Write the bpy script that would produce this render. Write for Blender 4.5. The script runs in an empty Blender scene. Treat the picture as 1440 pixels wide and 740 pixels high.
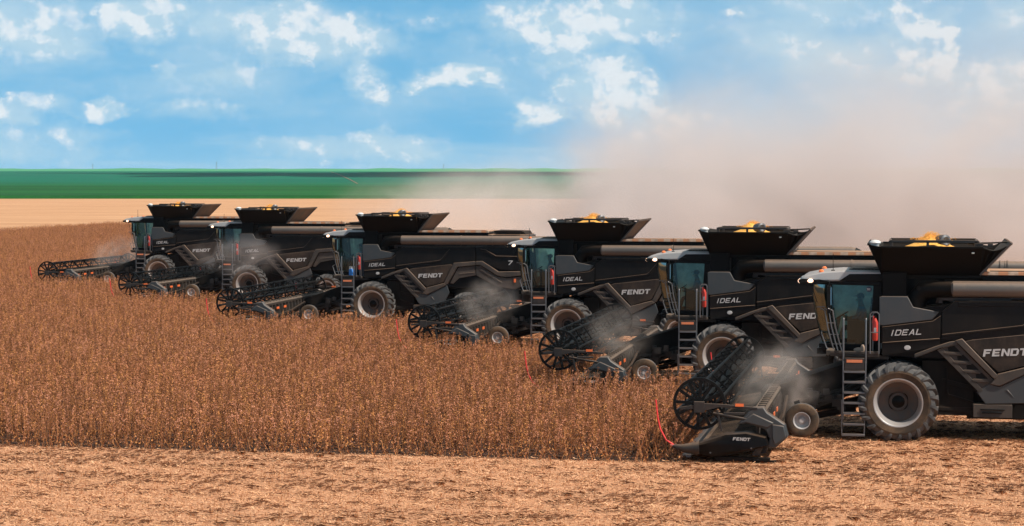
import bpy, math, random
from mathutils import Vector, Matrix
R = math.radians
random.seed(7)
S = bpy.context.scene
COL = S.collection

# ------------------------------------------------------------------ camera frame
F_PX, CAM_H, TH = 2950.0, 6.8, math.atan(565/2950)
ST, CT = math.sin(TH), math.cos(TH)
def ground_at(px, d):
    """world X, Y of a point at depth d under photo column px"""
    xc = (px-720)*d/F_PX
    return (xc*CT - d*ST, d*CT + xc*ST)

# ------------------------------------------------------------------ mesh builder
class MB:
    def __init__(self): self.v=[]; self.f=[]; self.m=[]
    def add(self, vs, fs, mat=0):
        n=len(self.v); self.v += [tuple(p) for p in vs]
        for f in fs: self.f.append(tuple(i+n for i in f)); self.m.append(mat)
        return self
    def box(self, c, s, mat=0, rot=None):
        x,y,z=[k/2 for k in s]
        vs=[Vector(p) for p in ((-x,-y,-z),(x,-y,-z),(x,y,-z),(-x,y,-z),(-x,-y,z),(x,-y,z),(x,y,z),(-x,y,z))]
        if rot is not None: vs=[rot@p for p in vs]
        c=Vector(c)
        return self.add([p+c for p in vs],[(0,3,2,1),(4,5,6,7),(0,1,5,4),(1,2,6,5),(2,3,7,6),(3,0,4,7)],mat)
    def prism(self, pts, y0, y1, mat=0):
        """polygon in XZ (seen from -y, any winding) extruded y0..y1"""
        a=sum(pts[i][0]*pts[(i+1)%len(pts)][1]-pts[(i+1)%len(pts)][0]*pts[i][1] for i in range(len(pts)))
        if a<0: pts=pts[::-1]
        n=len(pts)
        if y0>y1: y0,y1=y1,y0
        vs=[(p[0],y0,p[1]) for p in pts]+[(p[0],y1,p[1]) for p in pts]
        fs=[tuple(range(n)), tuple(range(2*n-1,n-1,-1))]
        fs+=[(i,i+n,(i+1)%n+n,(i+1)%n) for i in range(n)]
        return self.add(vs,fs,mat)
    def bar(self, p0, p1, w, h, mat=0, up=(0,0,1)):
        p0=Vector(p0); p1=Vector(p1); d=(p1-p0); L=d.length; d.normalize()
        u=Vector(up)
        if abs(d.dot(u))>.98: u=Vector((0,1,0))
        s=d.cross(u).normalized(); t=s.cross(d)
        vs=[]
        for p in (p0,p1):
            for a,b in ((-1,-1),(1,-1),(1,1),(-1,1)): vs.append(p+s*(a*w/2)+t*(b*h/2))
        return self.add(vs,[(0,1,2,3),(7,6,5,4),(0,4,5,1),(1,5,6,2),(2,6,7,3),(3,7,4,0)],mat)
    def tube(self, pts, r, n=8, mat=0, cap=True):
        pts=[Vector(p) for p in pts]; k=len(pts)
        rs=r if isinstance(r,(list,tuple)) else [r]*k
        vs=[]; prev=None
        for i,p in enumerate(pts):
            d=(pts[min(i+1,k-1)]-pts[max(i-1,0)]).normalized()
            if prev is None:
                u=Vector((0,0,1)) if abs(d.z)<.9 else Vector((0,1,0))
                s=d.cross(u).normalized()
            else:
                s=(prev-d*prev.dot(d)).normalized()
            prev=s; t=d.cross(s)
            for j in range(n):
                a=2*math.pi*j/n; vs.append(p+(s*math.cos(a)+t*math.sin(a))*rs[i])
        fs=[(i*n+j,i*n+(j+1)%n,(i+1)*n+(j+1)%n,(i+1)*n+j) for i in range(k-1) for j in range(n)]
        if cap: fs+=[tuple(range(n-1,-1,-1)),tuple(range((k-1)*n,k*n))]
        return self.add(vs,fs,mat)
    def lathe(self, prof, c, n=32, mat=0, close=False, arc=None):
        """prof = [(radius, y)] revolved about the y axis through c"""
        vs=[]; k=len(prof)
        for r,y in prof:
            for j in range(n):
                a=2*math.pi*j/n; vs.append((c[0]+r*math.cos(a),c[1]+y,c[2]+r*math.sin(a)))
        fs=[(i*n+j,(i+1)*n+j,(i+1)*n+(j+1)%n,i*n+(j+1)%n) for i in range(k-1 if not close else k) for j in range(n)] if not close else \
           [(i*n+j,((i+1)%k)*n+j,((i+1)%k)*n+(j+1)%n,i*n+(j+1)%n) for i in range(k) for j in range(n)]
        return self.add(vs,fs,mat)
    def ball(self, c, r, mat=0, nu=12, nv=8):
        if not isinstance(r,(list,tuple)): r=(r,r,r)
        vs=[(c[0],c[1],c[2]+r[2])]
        for i in range(1,nv):
            t=math.pi*i/nv
            for j in range(nu):
                a=2*math.pi*j/nu; vs.append((c[0]+r[0]*math.sin(t)*math.cos(a),c[1]+r[1]*math.sin(t)*math.sin(a),c[2]+r[2]*math.cos(t)))
        vs.append((c[0],c[1],c[2]-r[2])); fs=[(0,1+j,1+(j+1)%nu) for j in range(nu)]
        for i in range(nv-2):
            for j in range(nu):
                a=1+i*nu; fs.append((a+j,a+nu+j,a+nu+(j+1)%nu,a+(j+1)%nu))
        a=1+(nv-2)*nu; fs+=[(a+j,len(vs)-1,a+(j+1)%nu) for j in range(nu)]
        return self.add(vs,fs,mat)
    def mirror(self):
        o=MB(); o.v=[(x,-y,z) for x,y,z in self.v]; o.f=[f[::-1] for f in self.f]; o.m=list(self.m); return o
    def build(self, name, mats, parent=None, bevel=0, loc=None, smooth=True, ang=38, fix=True):
        me=bpy.data.meshes.new(name); me.from_pydata(self.v,[],self.f)
        if not isinstance(mats,(list,tuple)): mats=[mats]
        for m in mats: me.materials.append(m)
        me.polygons.foreach_set('material_index',self.m)
        if fix:
            import bmesh
            bm=bmesh.new(); bm.from_mesh(me); bmesh.ops.recalc_face_normals(bm,faces=bm.faces); bm.to_mesh(me); bm.free()
        if smooth:
            me.polygons.foreach_set('use_smooth',[True]*len(self.f)); me.set_sharp_from_angle(angle=R(ang))
        me.update()
        o=bpy.data.objects.new(name,me); COL.objects.link(o)
        if parent is not None: o.parent=parent
        if loc is not None: o.location=loc
        if bevel:
            b=o.modifiers.new('Bevel','BEVEL'); b.width=bevel; b.segments=2; b.limit_method='ANGLE'; b.angle_limit=R(35); b.harden_normals=False
        return o

def tag(o, label=None, cat=None, group=None, kind=None):
    if label: o['label']=label
    if cat: o['category']=cat
    if group: o['group']=group
    if kind: o['kind']=kind
    return o
def empty(name, loc=(0,0,0), parent=None):
    o=bpy.data.objects.new(name,None); COL.objects.link(o); o.location=loc
    o.empty_display_size=.3
    if parent is not None: o.parent=parent
    return o
def copy_tree(o, parent=None):
    c=o.copy(); COL.objects.link(c); c.parent=parent
    for ch in list(o.children): copy_tree(ch,c)
    return c

# ------------------------------------------------------------------ materials
def nm(name):
    m=bpy.data.materials.new(name); m.use_nodes=True; nt=m.node_tree
    for n in list(nt.nodes): nt.nodes.remove(n)
    return m, nt
class NT:
    def __init__(self, nt): self.nt=nt
    def n(self, t, **kw):
        x=self.nt.nodes.new(t)
        for k,v in kw.items():
            if k.startswith('_'): setattr(x,k[1:],v)
        return x
    def link(self,a,b): self.nt.links.new(a,b)
    def val(self,sock,v):
        if isinstance(v,bpy.types.NodeSocket): self.link(v,sock)
        else: sock.default_value=v
    def math(self,op,a,b=0,clamp=False,c=None):
        x=self.nt.nodes.new('ShaderNodeMath'); x.operation=op; x.use_clamp=clamp
        self.val(x.inputs[0],a); self.val(x.inputs[1],b)
        if c is not None: self.val(x.inputs[2],c)
        return x.outputs[0]
    def mix(self,f,a,b,blend='MIX'):
        x=self.nt.nodes.new('ShaderNodeMix'); x.data_type='RGBA'; x.blend_type=blend
        self.val(x.inputs[0],f)
        for s,v in ((x.inputs[6],a),(x.inputs[7],b)):
            if isinstance(v,bpy.types.NodeSocket): self.link(v,s)
            else: s.default_value=(*v,1) if len(v)==3 else v
        return x.outputs[2]
    def noise(self,vec,scale=5,detail=4,rough=.55,dist=0,dim='3D'):
        x=self.nt.nodes.new('ShaderNodeTexNoise'); x.noise_dimensions=dim
        if vec is not None: self.link(vec,x.inputs['Vector'])
        x.inputs['Scale'].default_value=scale; x.inputs['Detail'].default_value=detail
        x.inputs['Roughness'].default_value=rough; x.inputs['Distortion'].default_value=dist
        return x.outputs['Fac']
    def ramp(self,f,a,b,c=0.,d=1.,smooth=True):
        x=self.nt.nodes.new('ShaderNodeMapRange'); x.interpolation_type='SMOOTHSTEP' if smooth else 'LINEAR'
        self.val(x.inputs[0],f); x.inputs[1].default_value=a; x.inputs[2].default_value=b
        x.inputs[3].default_value=c; x.inputs[4].default_value=d
        return x.outputs[0]
    def mapping(self,vec,scale=(1,1,1),loc=(0,0,0),rot=(0,0,0)):
        x=self.nt.nodes.new('ShaderNodeMapping'); self.link(vec,x.inputs[0])
        x.inputs['Scale'].default_value=scale; x.inputs['Location'].default_value=loc; x.inputs['Rotation'].default_value=rot
        return x.outputs[0]
    def coord(self,k='Object'):
        return self.nt.nodes.new('ShaderNodeTexCoord').outputs[k]
    def sep(self,v):
        x=self.nt.nodes.new('ShaderNodeSeparateXYZ'); self.link(v,x.inputs[0]); return x.outputs
    def geo(self,k): return self.nt.nodes.new('ShaderNodeNewGeometry').outputs[k]
    def out_bsdf(self,color,rough=.5,metal=0,spec=.5,bump=None,bstr=.3,bdist=.01,**kw):
        b=self.nt.nodes.new('ShaderNodeBsdfPrincipled'); o=self.nt.nodes.new('ShaderNodeOutputMaterial')
        if isinstance(color,bpy.types.NodeSocket): self.link(color,b.inputs['Base Color'])
        else: b.inputs['Base Color'].default_value=(*color,1)
        self.val(b.inputs['Roughness'],rough); self.val(b.inputs['Metallic'],metal)
        b.inputs['Specular IOR Level'].default_value=spec
        for k,v in kw.items(): b.inputs[k.replace('_',' ')].default_value=v
        if bump is not None:
            bp=self.nt.nodes.new('ShaderNodeBump'); bp.inputs['Strength'].default_value=bstr; bp.inputs['Distance'].default_value=bdist
            self.link(bump,bp.inputs['Height']); self.link(bp.outputs[0],b.inputs['Normal'])
        self.link(b.outputs[0],o.inputs[0]); return b

DUST=(.27,.175,.12)
def dusty(name, base, amount=.35, rough=.4, metal=0., dust=DUST, topdust=.5, scale=1.3, streak=True, spec=.5):
    """painted or bare metal carrying harvest dust: noise patches plus dust settled on upward faces"""
    m,nt=nm(name); t=NT(nt); co0=t.coord('Object')
    va=nt.nodes.new('ShaderNodeVectorMath'); va.operation='ADD'; oi=nt.nodes.new('ShaderNodeObjectInfo')
    t.link(co0,va.inputs[0]); t.link(t.math('MULTIPLY',oi.outputs['Random'],37.),va.inputs[1]); co=va.outputs[0]
    n1=t.noise(co,scale,6,.65,.4); n2=t.noise(co,scale*9,5,.7)
    k=t.math('MULTIPLY',t.ramp(n1,.32,.75),amount)
    k=t.math('ADD',k,t.math('MULTIPLY',t.ramp(n2,.5,.8),amount*.45))
    if streak:
        st=t.noise(t.mapping(co,(9,9,.7)),1.5,4,.6)
        k=t.math('ADD',k,t.math('MULTIPLY',t.ramp(st,.52,.8),amount*.5))
    nz=t.sep(t.geo('Normal'))[2]
    top=t.math('MULTIPLY',t.ramp(nz,.25,1.),topdust)
    top=t.math('MULTIPLY',top,t.ramp(n2,.25,.6,.55,1.))
    k=t.math('ADD',k,top,clamp=True)
    col=t.mix(k,base,dust)
    r=t.math('ADD',rough,t.math('MULTIPLY',k,.5),clamp=True)
    t.out_bsdf(col,r,metal,spec,bump=n2,bstr=.08,bdist=.01)
    return m
M={}
M['black']=dusty('dusty_black_paint',(.004,.004,.0045),.02,.25,topdust=.25,spec=.10)
M['panel']=dusty('dusty_graphite_panel',(.007,.0065,.0065),.07,.28,topdust=.85,spec=.15)
M['door']=dusty('dusty_black_door',(.006,.006,.006),.03,.24,topdust=.85,spec=.13)
M['panel2']=dusty('dusty_grey_panel',(.040,.037,.035),.17,.38,topdust=.8,spec=.25)
M['name_panel']=dusty('brown_dusted_panel',(.014,.012,.011),.15,.34,topdust=.7,spec=.2)
M['skirt']=dusty('blue_grey_skirt',(.034,.043,.05),.07,.34,spec=.35)
M['flank']=dusty('dark_tank_steel',(.0015,.0015,.0015),.0,.55,topdust=.12,spec=.15,streak=False)
M['auger']=dusty('dusty_auger_paint',(.075,.071,.068),.16,.40,topdust=.75)
M['roof']=dusty('grey_cab_roof',(.42,.43,.44),.12,.28,topdust=.5)
M['under']=dusty('grimy_chassis',(.004,.0035,.0035),.04,.8,topdust=.2,spec=.2)
M['steel']=dusty('galvanised_steel',(.12,.13,.145),.15,.36,metal=.5,topdust=.5)
M['steel_dark']=dusty('dark_grey_steel',(.022,.023,.025),.12,.4,metal=.2,spec=.3)
M['deck']=dusty('dusty_deck',(.05,.04,.035),.6,.7,topdust=1.,dust=(.45,.27,.17))
M['beam']=dusty('dusty_header_beam',(.03,.028,.027),.22,.6,dust=(.22,.16,.12),topdust=.6,spec=.2)
M['rim']=dusty('silver_rim',(.42,.42,.43),.45,.40,metal=.35,topdust=.2,streak=False)
M['disc']=dusty('grey_wheel_disc',(.05,.048,.048),.5,.55,dust=(.16,.085,.05),streak=False,scale=4)
M['tread']=dusty('tyre_tread_rubber',(.045,.047,.05),.35,.6,dust=(.16,.14,.13),topdust=.3,scale=3,streak=False)
M['sidewall']=dusty('tyre_sidewall_brown',(.04,.032,.026),.8,.85,dust=(.14,.088,.055),topdust=.2,scale=3,streak=False,spec=.2)
M['tank_in']=dusty('brown_dusty_tank_flap',(.02,.016,.014),.4,.7,dust=(.26,.15,.09),topdust=.4)
M['letter']=dusty('silver_lettering',(.46,.46,.47),.2,.35,metal=.1,topdust=.1,streak=False,scale=5)
M['canvas']=dusty('draper_canvas',(.012,.011,.01),.35,.8,topdust=.8,dust=(.3,.2,.14))
def simple(name,c,rough=.5,metal=0,spec=.5,**kw):
    m,nt=nm(name); t=NT(nt); co=t.coord('Object'); n=t.noise(co,14,4,.6)
    col=t.mix(t.ramp(n,.35,.75,0,.35),c,tuple(k*.55 for k in c)); t.out_bsdf(col,rough,metal,spec,**kw); return m
M['red']=simple('red_enamel',(.55,.05,.035),.35)
M['redrod']=simple('red_fibreglass',(.75,.04,.04),.5)
M['redtip']=simple('faded_red_plastic',(.5,.13,.11),.5)
M['orange']=simple('orange_reflector',(.8,.17,.05),.3)
M['label']=simple('orange_warning_label',(.65,.2,.09),.5)
M['white']=simple('white_plastic',(.7,.69,.67),.4)
M['plastic']=simple('black_plastic',(.006,.006,.006),.45,0,.15)
M['seat']=simple('seat_fabric',(.03,.03,.032),.9)
M['mirror']=simple('mirror_glass',(.6,.62,.65),.05,1.)
M['interior']=simple('cab_interior_grey',(.02,.022,.022),.7)
M['blue']=simple('blue_cooler_plastic',(.03,.2,.6),.4)
M['boot']=simple('dusty_boot_leather',(.3,.22,.17),.8)
M['lamp']=simple('lamp_glass',(.75,.74,.7),.12)
M['mud']=simple('dusty_black_hose',(.008,.007,.007),.6)
def emis(name,c,s):
    m,nt=nm(name); t=NT(nt); t.out_bsdf(c,.3,**{'Emission_Color':(*c,1),'Emission_Strength':s}); return m
M['lamp_on']=emis('lit_headlamp',(1.,.62,.42),2.2)
M['beacon']=emis('lit_amber_beacon',(.8,.2,.06),.12)
def glass(name='tinted_cab_glass',film=(.04,.2),tl=0.,tint=(.34,.56,.53,1)):
    m,nt=nm(name); t=NT(nt)
    tr=nt.nodes.new('ShaderNodeBsdfTransparent'); tr.inputs[0].default_value=tint
    gl=nt.nodes.new('ShaderNodeBsdfGlossy'); gl.inputs['Roughness'].default_value=.04; gl.inputs[0].default_value=(.8,.95,.95,1) if tint[0]>.2 else (.22,.3,.29,1)
    df=nt.nodes.new('ShaderNodeBsdfTranslucent' if tl else 'ShaderNodeBsdfDiffuse'); n=t.noise(t.coord('Object'),3,5,.6)
    df.inputs[0].default_value=(.55,.8,.78,1) if tl else (.13,.17,.16,1)
    fr=nt.nodes.new('ShaderNodeFresnel'); fr.inputs[0].default_value=1.5
    m1=nt.nodes.new('ShaderNodeMixShader'); t.link(fr.outputs[0],m1.inputs[0]); t.link(tr.outputs[0],m1.inputs[1]); t.link(gl.outputs[0],m1.inputs[2])
    m2=nt.nodes.new('ShaderNodeMixShader'); t.link(t.ramp(n,.35,.8,film[0],film[1]),m2.inputs[0]); t.link(m1.outputs[0],m2.inputs[1]); t.link(df.outputs[0],m2.inputs[2])
    o=nt.nodes.new('ShaderNodeOutputMaterial'); t.link(m2.outputs[0],o.inputs[0]); return m
M['glass']=glass()
M['glass_front']=glass('dark_green_windscreen',(.01,.07),0.,(.10,.24,.19,1))
M['glass_far']=glass('sunlit_dusty_glass',(.22,.42),1.)  # window brightness put into the far glass by a translucent teal film
def grain_mat():
    m,nt=nm('soybean_grain'); t=NT(nt); co=t.coord('Object'); n=t.noise(co,30,4,.7)
    t.out_bsdf(t.mix(t.ramp(n,.3,.7),(.85,.34,.05),(.95,.55,.12)),.6,bump=n,bstr=.8,bdist=.02); return m
M['grain']=grain_mat()
def stripe_mat():
    m,nt=nm('striped_deck_edge'); t=NT(nt); x=t.sep(t.coord('Object'))[0]
    k=t.math('GREATER_THAN',t.math('FRACT',t.math('MULTIPLY',x,2.)),.5)
    n=t.noise(t.coord('Object'),6,4,.6)
    c=t.mix(k,(.5,.22,.11),(.52,.38,.29)); t.out_bsdf(t.mix(t.ramp(n,.4,.8),c,(.3,.2,.14)),.6); return m
M['stripe']=stripe_mat()

# ------------------------------------------------------------------ stroke lettering
GL={ # letters on a 0..1 x 0..1 cell: list of polygons
 'F':[[(0,0),(.28,0),(.28,1),(0,1)],[(.28,.76),(.9,.76),(.9,1),(.28,1)],[(.28,.38),(.78,.38),(.78,.6),(.28,.6)]],
 'E':[[(0,0),(.28,0),(.28,1),(0,1)],[(.28,.78),(.9,.78),(.9,1),(.28,1)],[(.28,.4),(.82,.4),(.82,.6),(.28,.6)],[(.28,0),(.9,0),(.9,.22),(.28,.22)]],
 'N':[[(0,0),(.27,0),(.27,1),(0,1)],[(.73,0),(1,0),(1,1),(.73,1)],[(.27,1),(.27,.66),(.73,0),(.73,.34)]],
 'D':[[(0,0),(.27,0),(.27,1),(0,1)],[(.27,.78),(.7,.78),(.97,.6),(1,.75),(.8,1),(.27,1)],[(.27,0),(.8,0),(1,.25),(.97,.4),(.7,.22),(.27,.22)],[(.72,.3),(.98,.26),(1,.75),(.72,.7)]],
 'T':[[(0,.76),(1,.76),(1,1),(0,1)],[(.36,0),(.64,0),(.64,.76),(.36,.76)]],
 'I':[[(.3,0),(.62,0),(.62,1),(.3,1)]],
 'A':[[(0,0),(.2,0),(.62,1),(.42,1)],[(.42,1),(.62,1),(1,0),(.8,0)],[(.25,.25),(.8,.25),(.74,.4),(.3,.4)]],
 'L':[[(0,0),(.2,0),(.2,1),(0,1)],[(.2,0),(.95,0),(.95,.17),(.2,.17)]],
 'd':[[(0,0),(.18,0),(.18,1),(0,1)],[(.18,.83),(.72,.83),(1,.6),(1,.8),(.8,1),(.18,1)],[(.18,0),(.8,0),(1,.2),(1,.4),(.72,.17),(.18,.17)],[(.82,.2),(1,.2),(1,.8),(.82,.8)]],
 'e':[[(0,.83),(.95,.83),(.95,1),(0,1)],[(0,.42),(.85,.42),(.85,.58),(0,.58)],[(0,0),(.95,0),(.95,.17),(0,.17)],[(0,.17),(.18,.17),(.18,.42),(0,.42)],[(0,.58),(.18,.58),(.18,.83),(0,.83)]],
 '7':[[(0,.8),(1,.8),(1,1),(0,1)],[(.25,0),(.5,0),(1,.8),(.72,.8)]],
 '3':[[(0,.8),(1,.8),(1,1),(0,1)],[(.2,.4),(.75,.4),(.75,.6),(.2,.6)],[(0,0),(1,0),(1,.2),(0,.2)],[(.75,.2),(1,.2),(1,.8),(.75,.8)]],
 '8':[[(0,.8),(1,.8),(1,1),(0,1)],[(.25,.42),(.75,.42),(.75,.58),(.25,.58)],[(0,0),(1,0),(1,.2),(0,.2)],[(.75,.2),(1,.2),(1,.8),(.75,.8)],[(0,.2),(.25,.2),(.25,.8),(0,.8)]],
 '1':[[(.4,0),(.7,0),(.7,1),(.4,1)],[(.15,.7),(.4,.7),(.4,.9)]],
}
def write(mb, text, x0, z0, w, h, y, shear=0., slope=0., gap=.16, depth=.012, mat=0):
    x=x0
    for ch in text:
        cw=w*(.55 if ch in 'I1' else 1)
        for k,poly in enumerate(GL[ch]):
            pts=[]
            for a,b in poly:
                px=x+a*cw+shear*b*h; pts.append((px, z0+b*h+slope*(px-x0)))
            mb.prism(pts, y-depth-.0006*k, y, mat)
        x+=cw+gap*w
    return x

# ------------------------------------------------------------------ one combine harvester
def tyre_mb(Rr, width, bead, lugs=22, lug=.075):
    hw=width/2; mb=MB()
    Rc=Rr-lug
    prof=[(bead,-hw*.80),(bead+.04,-hw*.93),((bead+Rc)/2,-hw*1.04),(Rc-.12,-hw*1.0),(Rc-.03,-hw*.86),(Rc,-hw*.5),(Rc+.008,0),
          (Rc,hw*.5),(Rc-.03,hw*.86),(Rc-.12,hw*1.0),((bead+Rc)/2,hw*1.04),(bead+.04,hw*.93),(bead,hw*.80)]
    n=48
    for i in range(len(prof)-1):
        mat=0 if 3<=i<=8 else 1
        mb.lathe([prof[i],prof[i+1]],(0,0,0),n,mat)
    if lugs:
        for k in range(lugs):
            for sgn in (-1,1):
                a0=2*math.pi*(k+(.5 if sgn>0 else 0))/lugs
                path=[(-.03*sgn*0+0.02*sgn,0.,Rr,.03),(hw*.45*sgn,.10,Rr,.034),(hw*.85*sgn,.20,Rr-.012,.04),(hw*1.01*sgn,.25,Rr-.10,.045),(hw*1.05*sgn,.27,Rr-.19,.035)]
                vs=[]
                for (w,da,rr,th) in path:
                    for sa in (-1,1):
                        a=a0+da+sa*th
                        vs.append((rr*math.cos(a),w,rr*math.sin(a)))
                        rb=rr-lug*1.3; wb=w if abs(w)<hw*.9 else w*.90
                        a2=a0+da+sa*th*1.5
                        vs.append((rb*math.cos(a2),wb,rb*math.sin(a2)))
                fs=[]
                for i in range(len(path)-1):
                    b=i*4; c=b+4
                    fs+=[(b,b+2,c+2,c),(b+1,b,c,c+1),(b+2,b+3,c+3,c+2)]
                e=(len(path)-1)*4; fs+=[(0,1,3,2),(e,e+2,e+3,e+1)]
                mb.add(vs,fs,0)
    return mb

def big_wheel(root, x, y, name, Rr=1.03, width=.66, bead=.60, side=-1, outer=True):
    w=empty(name,(x,y,Rr-.03),root)
    t=tyre_mb(Rr,width,bead); 
    if side>0: t=t.mirror()
    t.build('tyre',[M['tread'],M['sidewall']],w,ang=30)
    s=side; hw=width/2
    rim=MB()   # y measured outwards towards `side`
    P=lambda l:[(r,y_*s) for r,y_ in l]
    rim.lathe(P([(bead+.035,hw*.84),(bead+.032,hw*.93),(bead+.012,hw*.94),(bead-.01,hw*.90),(bead-.025,hw*.70),(bead-.055,hw*.45),(bead-.085,hw*.10),(bead-.09,-hw*.12)]),(0,0,0),56)
    rim.lathe(P([(bead+.02,-hw*.8),(bead-.05,-hw*.6),(bead-.09,-hw*.12)]),(0,0,0),56)
    rim.build('rim',M['rim'],w,ang=50)
    d=MB()
    d.lathe(P([(bead-.09,-hw*.06),(bead-.13,-hw*.16),(bead*.55,-hw*.34),(.24,-hw*.42),(.225,-hw*.22),(.20,-hw*.20),(.165,-hw*.20)]),(0,0,0),48)
    for k in range(16):
        a=2*math.pi*k/16
        d.lathe(P([(.0,-hw*.10),(.014,-hw*.10),(.014,-hw*.22)]),(.205*math.cos(a),0,.205*math.sin(a)),6)
    d.build('wheel_disc',M['disc'],w,ang=40)
    h=MB(); h.lathe(P([(0,-hw*.10),(.10,-hw*.10),(.12,-hw*.14),(.165,-hw*.17),(.17,-hw*.5)]),(0,0,0),24)
    h.build('hub',M['black'],w)
    return w

def both(mb, name, mats, parent, **kw):
    a=mb.build(name,mats,parent,**kw); b=mb.mirror().build(name,mats,parent,**kw); return a,b

def make_combine():
    root=empty('combine_harvester')
    # ---------- chassis
    c=MB()
    c.box((2.6,0,1.25),(6.0,1.5,.55)); c.box((0,0,1.0),(.5,3.3,.42)); c.box((4.35,0,.72),(.3,2.9,.26))
    c.prism([(-.3,1.9),(-.3,1.3),(.4,.75),(1.7,.75),(2.2,1.0),(6.6,1.0),(7.2,1.5),(7.2,2.0)],-.95,.95)
    c.box((1.25,0,1.35),(1.3,3.0,1.4)); c.box((2.7,0,1.0),(1.9,2.6,.9)); c.box((5.6,0,1.45),(1.6,2.6,.8))  # includes added under-body mass that blocks sun from the ground below
    c.prism([(1.95,.72),(2.55,.72),(2.65,.97),(1.95,.97)],-1.2,1.2)
    for y in (-1,1):
        c.bar((1.1,y*1.5,1.55),(3.4,y*1.5,.98),.09,.12); c.bar((.5,y*1.45,.82),(2.6,y*1.45,.80),.14,.1)
        c.tube([(1.2,y*1.52,1.9),(1.25,y*1.56,1.2),(1.9,y*1.56,1.0)],.03,6)
    c.build('chassis',M['under'],root,bevel=.012)
    # battery / tool box hanging below the skirt
    for s in (-1,1):
        b=MB(); b.box((2.38,s*1.5,.80),(.98,.42,.34)); b.box((2.38,s*1.73,.84),(.62,.05,.03),1); b.box((2.36,s*1.74,.76),(.5,.03,.05),1)
        b.build('tool_box',[M['panel2'],M['plastic']],root,bevel=.012)
    # ---------- feeder house
    f=MB()
    f.prism([(-.35,2.05),(-.5,1.3),(-3.4,.30),(-3.6,.5),(-3.6,1.12),(-.6,2.15)],-.8,.8)
    for y in (-.95,.95): f.tube([(-.3,y,1.0),(-2.5,y,.45)],.055,8); f.tube([(-1.1,y,.72),(-2.2,y,.48)],.08,8)
    f.build('feeder_house',M['under'],root,bevel=.01)
    hs=MB(); random.seed(3)
    for k in range(14):
        y0=-.95-random.random()*.35; z0=1.7-random.random()*.3
        p=[(-.6-random.random()*.2,y0,z0)]
        for j in range(1,6):
            p.append((-.7-j*.48,y0+random.uniform(-.1,.1),z0-j*.17-math.sin(j/5*math.pi)*random.uniform(.05,.3)+random.uniform(-.06,.06)))
        hs.tube(p,random.choice([.012,.016,.022]),6)
    for k in range(10): hs.box((-2.3+random.random()*1.2,-1.1-random.random()*.6,.65+random.random()*.7),(.12+random.random()*.15,.1,.1+random.random()*.14))
    hs.build('hose_bundle',M['mud'],root)
    # ---------- core body
    b=MB()
    b.prism([(-.42,2.15),(-.42,3.3),(1.9,3.62),(7.05,3.6),(7.35,3.2),(7.3,2.1),(6.4,1.75),(3.3,1.75),(2.4,1.3),(1.3,2.1)],-1.58,1.58)
    b.build('body',M['black'],root,bevel=.03)
    # front wall below tank
    w=MB(); w.box((-.12,0,3.75),(.62,3.1,1.15)); w.box((1.62,0,3.85),(.95,2.5,.9)); w.box((.6,.35,3.75),(2.2,2.2,1.1)); 
    w.box((.85,-1.42,4.22),(2.6,.12,.09)); w.box((.85,1.42,4.22),(2.6,.12,.09))
    w.build('tank_wall',M['flank'],root,bevel=.02)
    # ---------- side panels (near/far mirrored)
    Y=-1.62; T=-.10
    def sp(name,pts,mat,y0=Y,th=T,bevel=.016,extra=None):
        mb=MB(); mb.prism(pts,y0,y0+th)
        if extra: extra(mb)
        return both(mb,name,mat,root,bevel=bevel)
    # grey stepped shoulder
    sp('shoulder_panel',[(-.50,2.98),(-.50,3.70),(-.42,3.72),(.22,3.72),(.36,3.45),(1.02,3.33),(.84,3.13),(-.40,2.96)],M['skirt'])
    def crease1(mb):
        mb.prism([(-.42,2.49),(1.04,2.62),(1.04,2.66),(-.42,2.53)],Y+T-.045,Y+T+.01)
    sp('front_side_panel',[(-.43,2.16),(-.43,2.93),(.86,3.10),(1.055,3.24),(1.055,2.46),(.5,2.32)],M['door'],extra=crease1)
    # upper side door, chamfered top edge and embossed crease
    ud=MB()
    ud.prism([(1.085,2.62),(1.085,3.34),(1.42,3.62),(4.78,3.66),(4.78,2.92),(3.5,2.8),(1.9,2.62)],Y,Y+T)
    ud.prism([(1.09,2.70),(3.15,2.96),(3.3,3.06),(3.62,3.50),(3.57,3.52),(3.22,3.10),(3.1,3.02),(1.09,2.76)],Y+T-.055,Y+T+.01)
    ud.prism([(1.5,3.60),(4.7,3.635),(4.7,3.53),(3.7,3.50),(1.5,3.47)],Y+T-.03,Y+T+.01)
    both(ud,'upper_side_door',M['door'],root,bevel=.014)
    rd=MB()
    rd.prism([(4.81,2.94),(4.81,3.66),(6.95,3.62),(7.12,3.3),(7.12,2.55),(5.9,2.62),(5.1,2.95)],Y,Y+T)
    rd.prism([(5.0,3.55),(5.25,3.52),(5.75,3.24),(7.0,3.22),(7.0,3.15),(5.7,3.17),(5.2,3.44),(5.0,3.47)],Y+T-.055,Y+T+.01)
    both(rd,'rear_side_door',M['door'],root,bevel=.014)
    # long grey boomerang brackets
    br=MB()
    br.prism([(.40,2.14),(.72,2.26),(1.05,2.40),(1.5,2.50),(1.60,2.62),(1.28,2.57),(.9,2.44),(.40,2.24)],Y+T,Y+T-.05)
    br.prism([(1.42,2.60),(1.60,2.66),(2.50,1.72),(2.42,1.62)],Y,Y+T-.09)
    br.prism([(2.42,1.62),(2.50,1.76),(3.32,1.98),(3.45,1.90),(2.55,1.45),(2.3,1.5)],Y,Y+T-.06)
    br.prism([(3.32,1.98),(3.78,2.90),(4.78,2.98),(4.78,2.80),(3.95,2.72),(3.50,1.93),(3.42,1.92)],Y,Y+T-.06)
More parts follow.
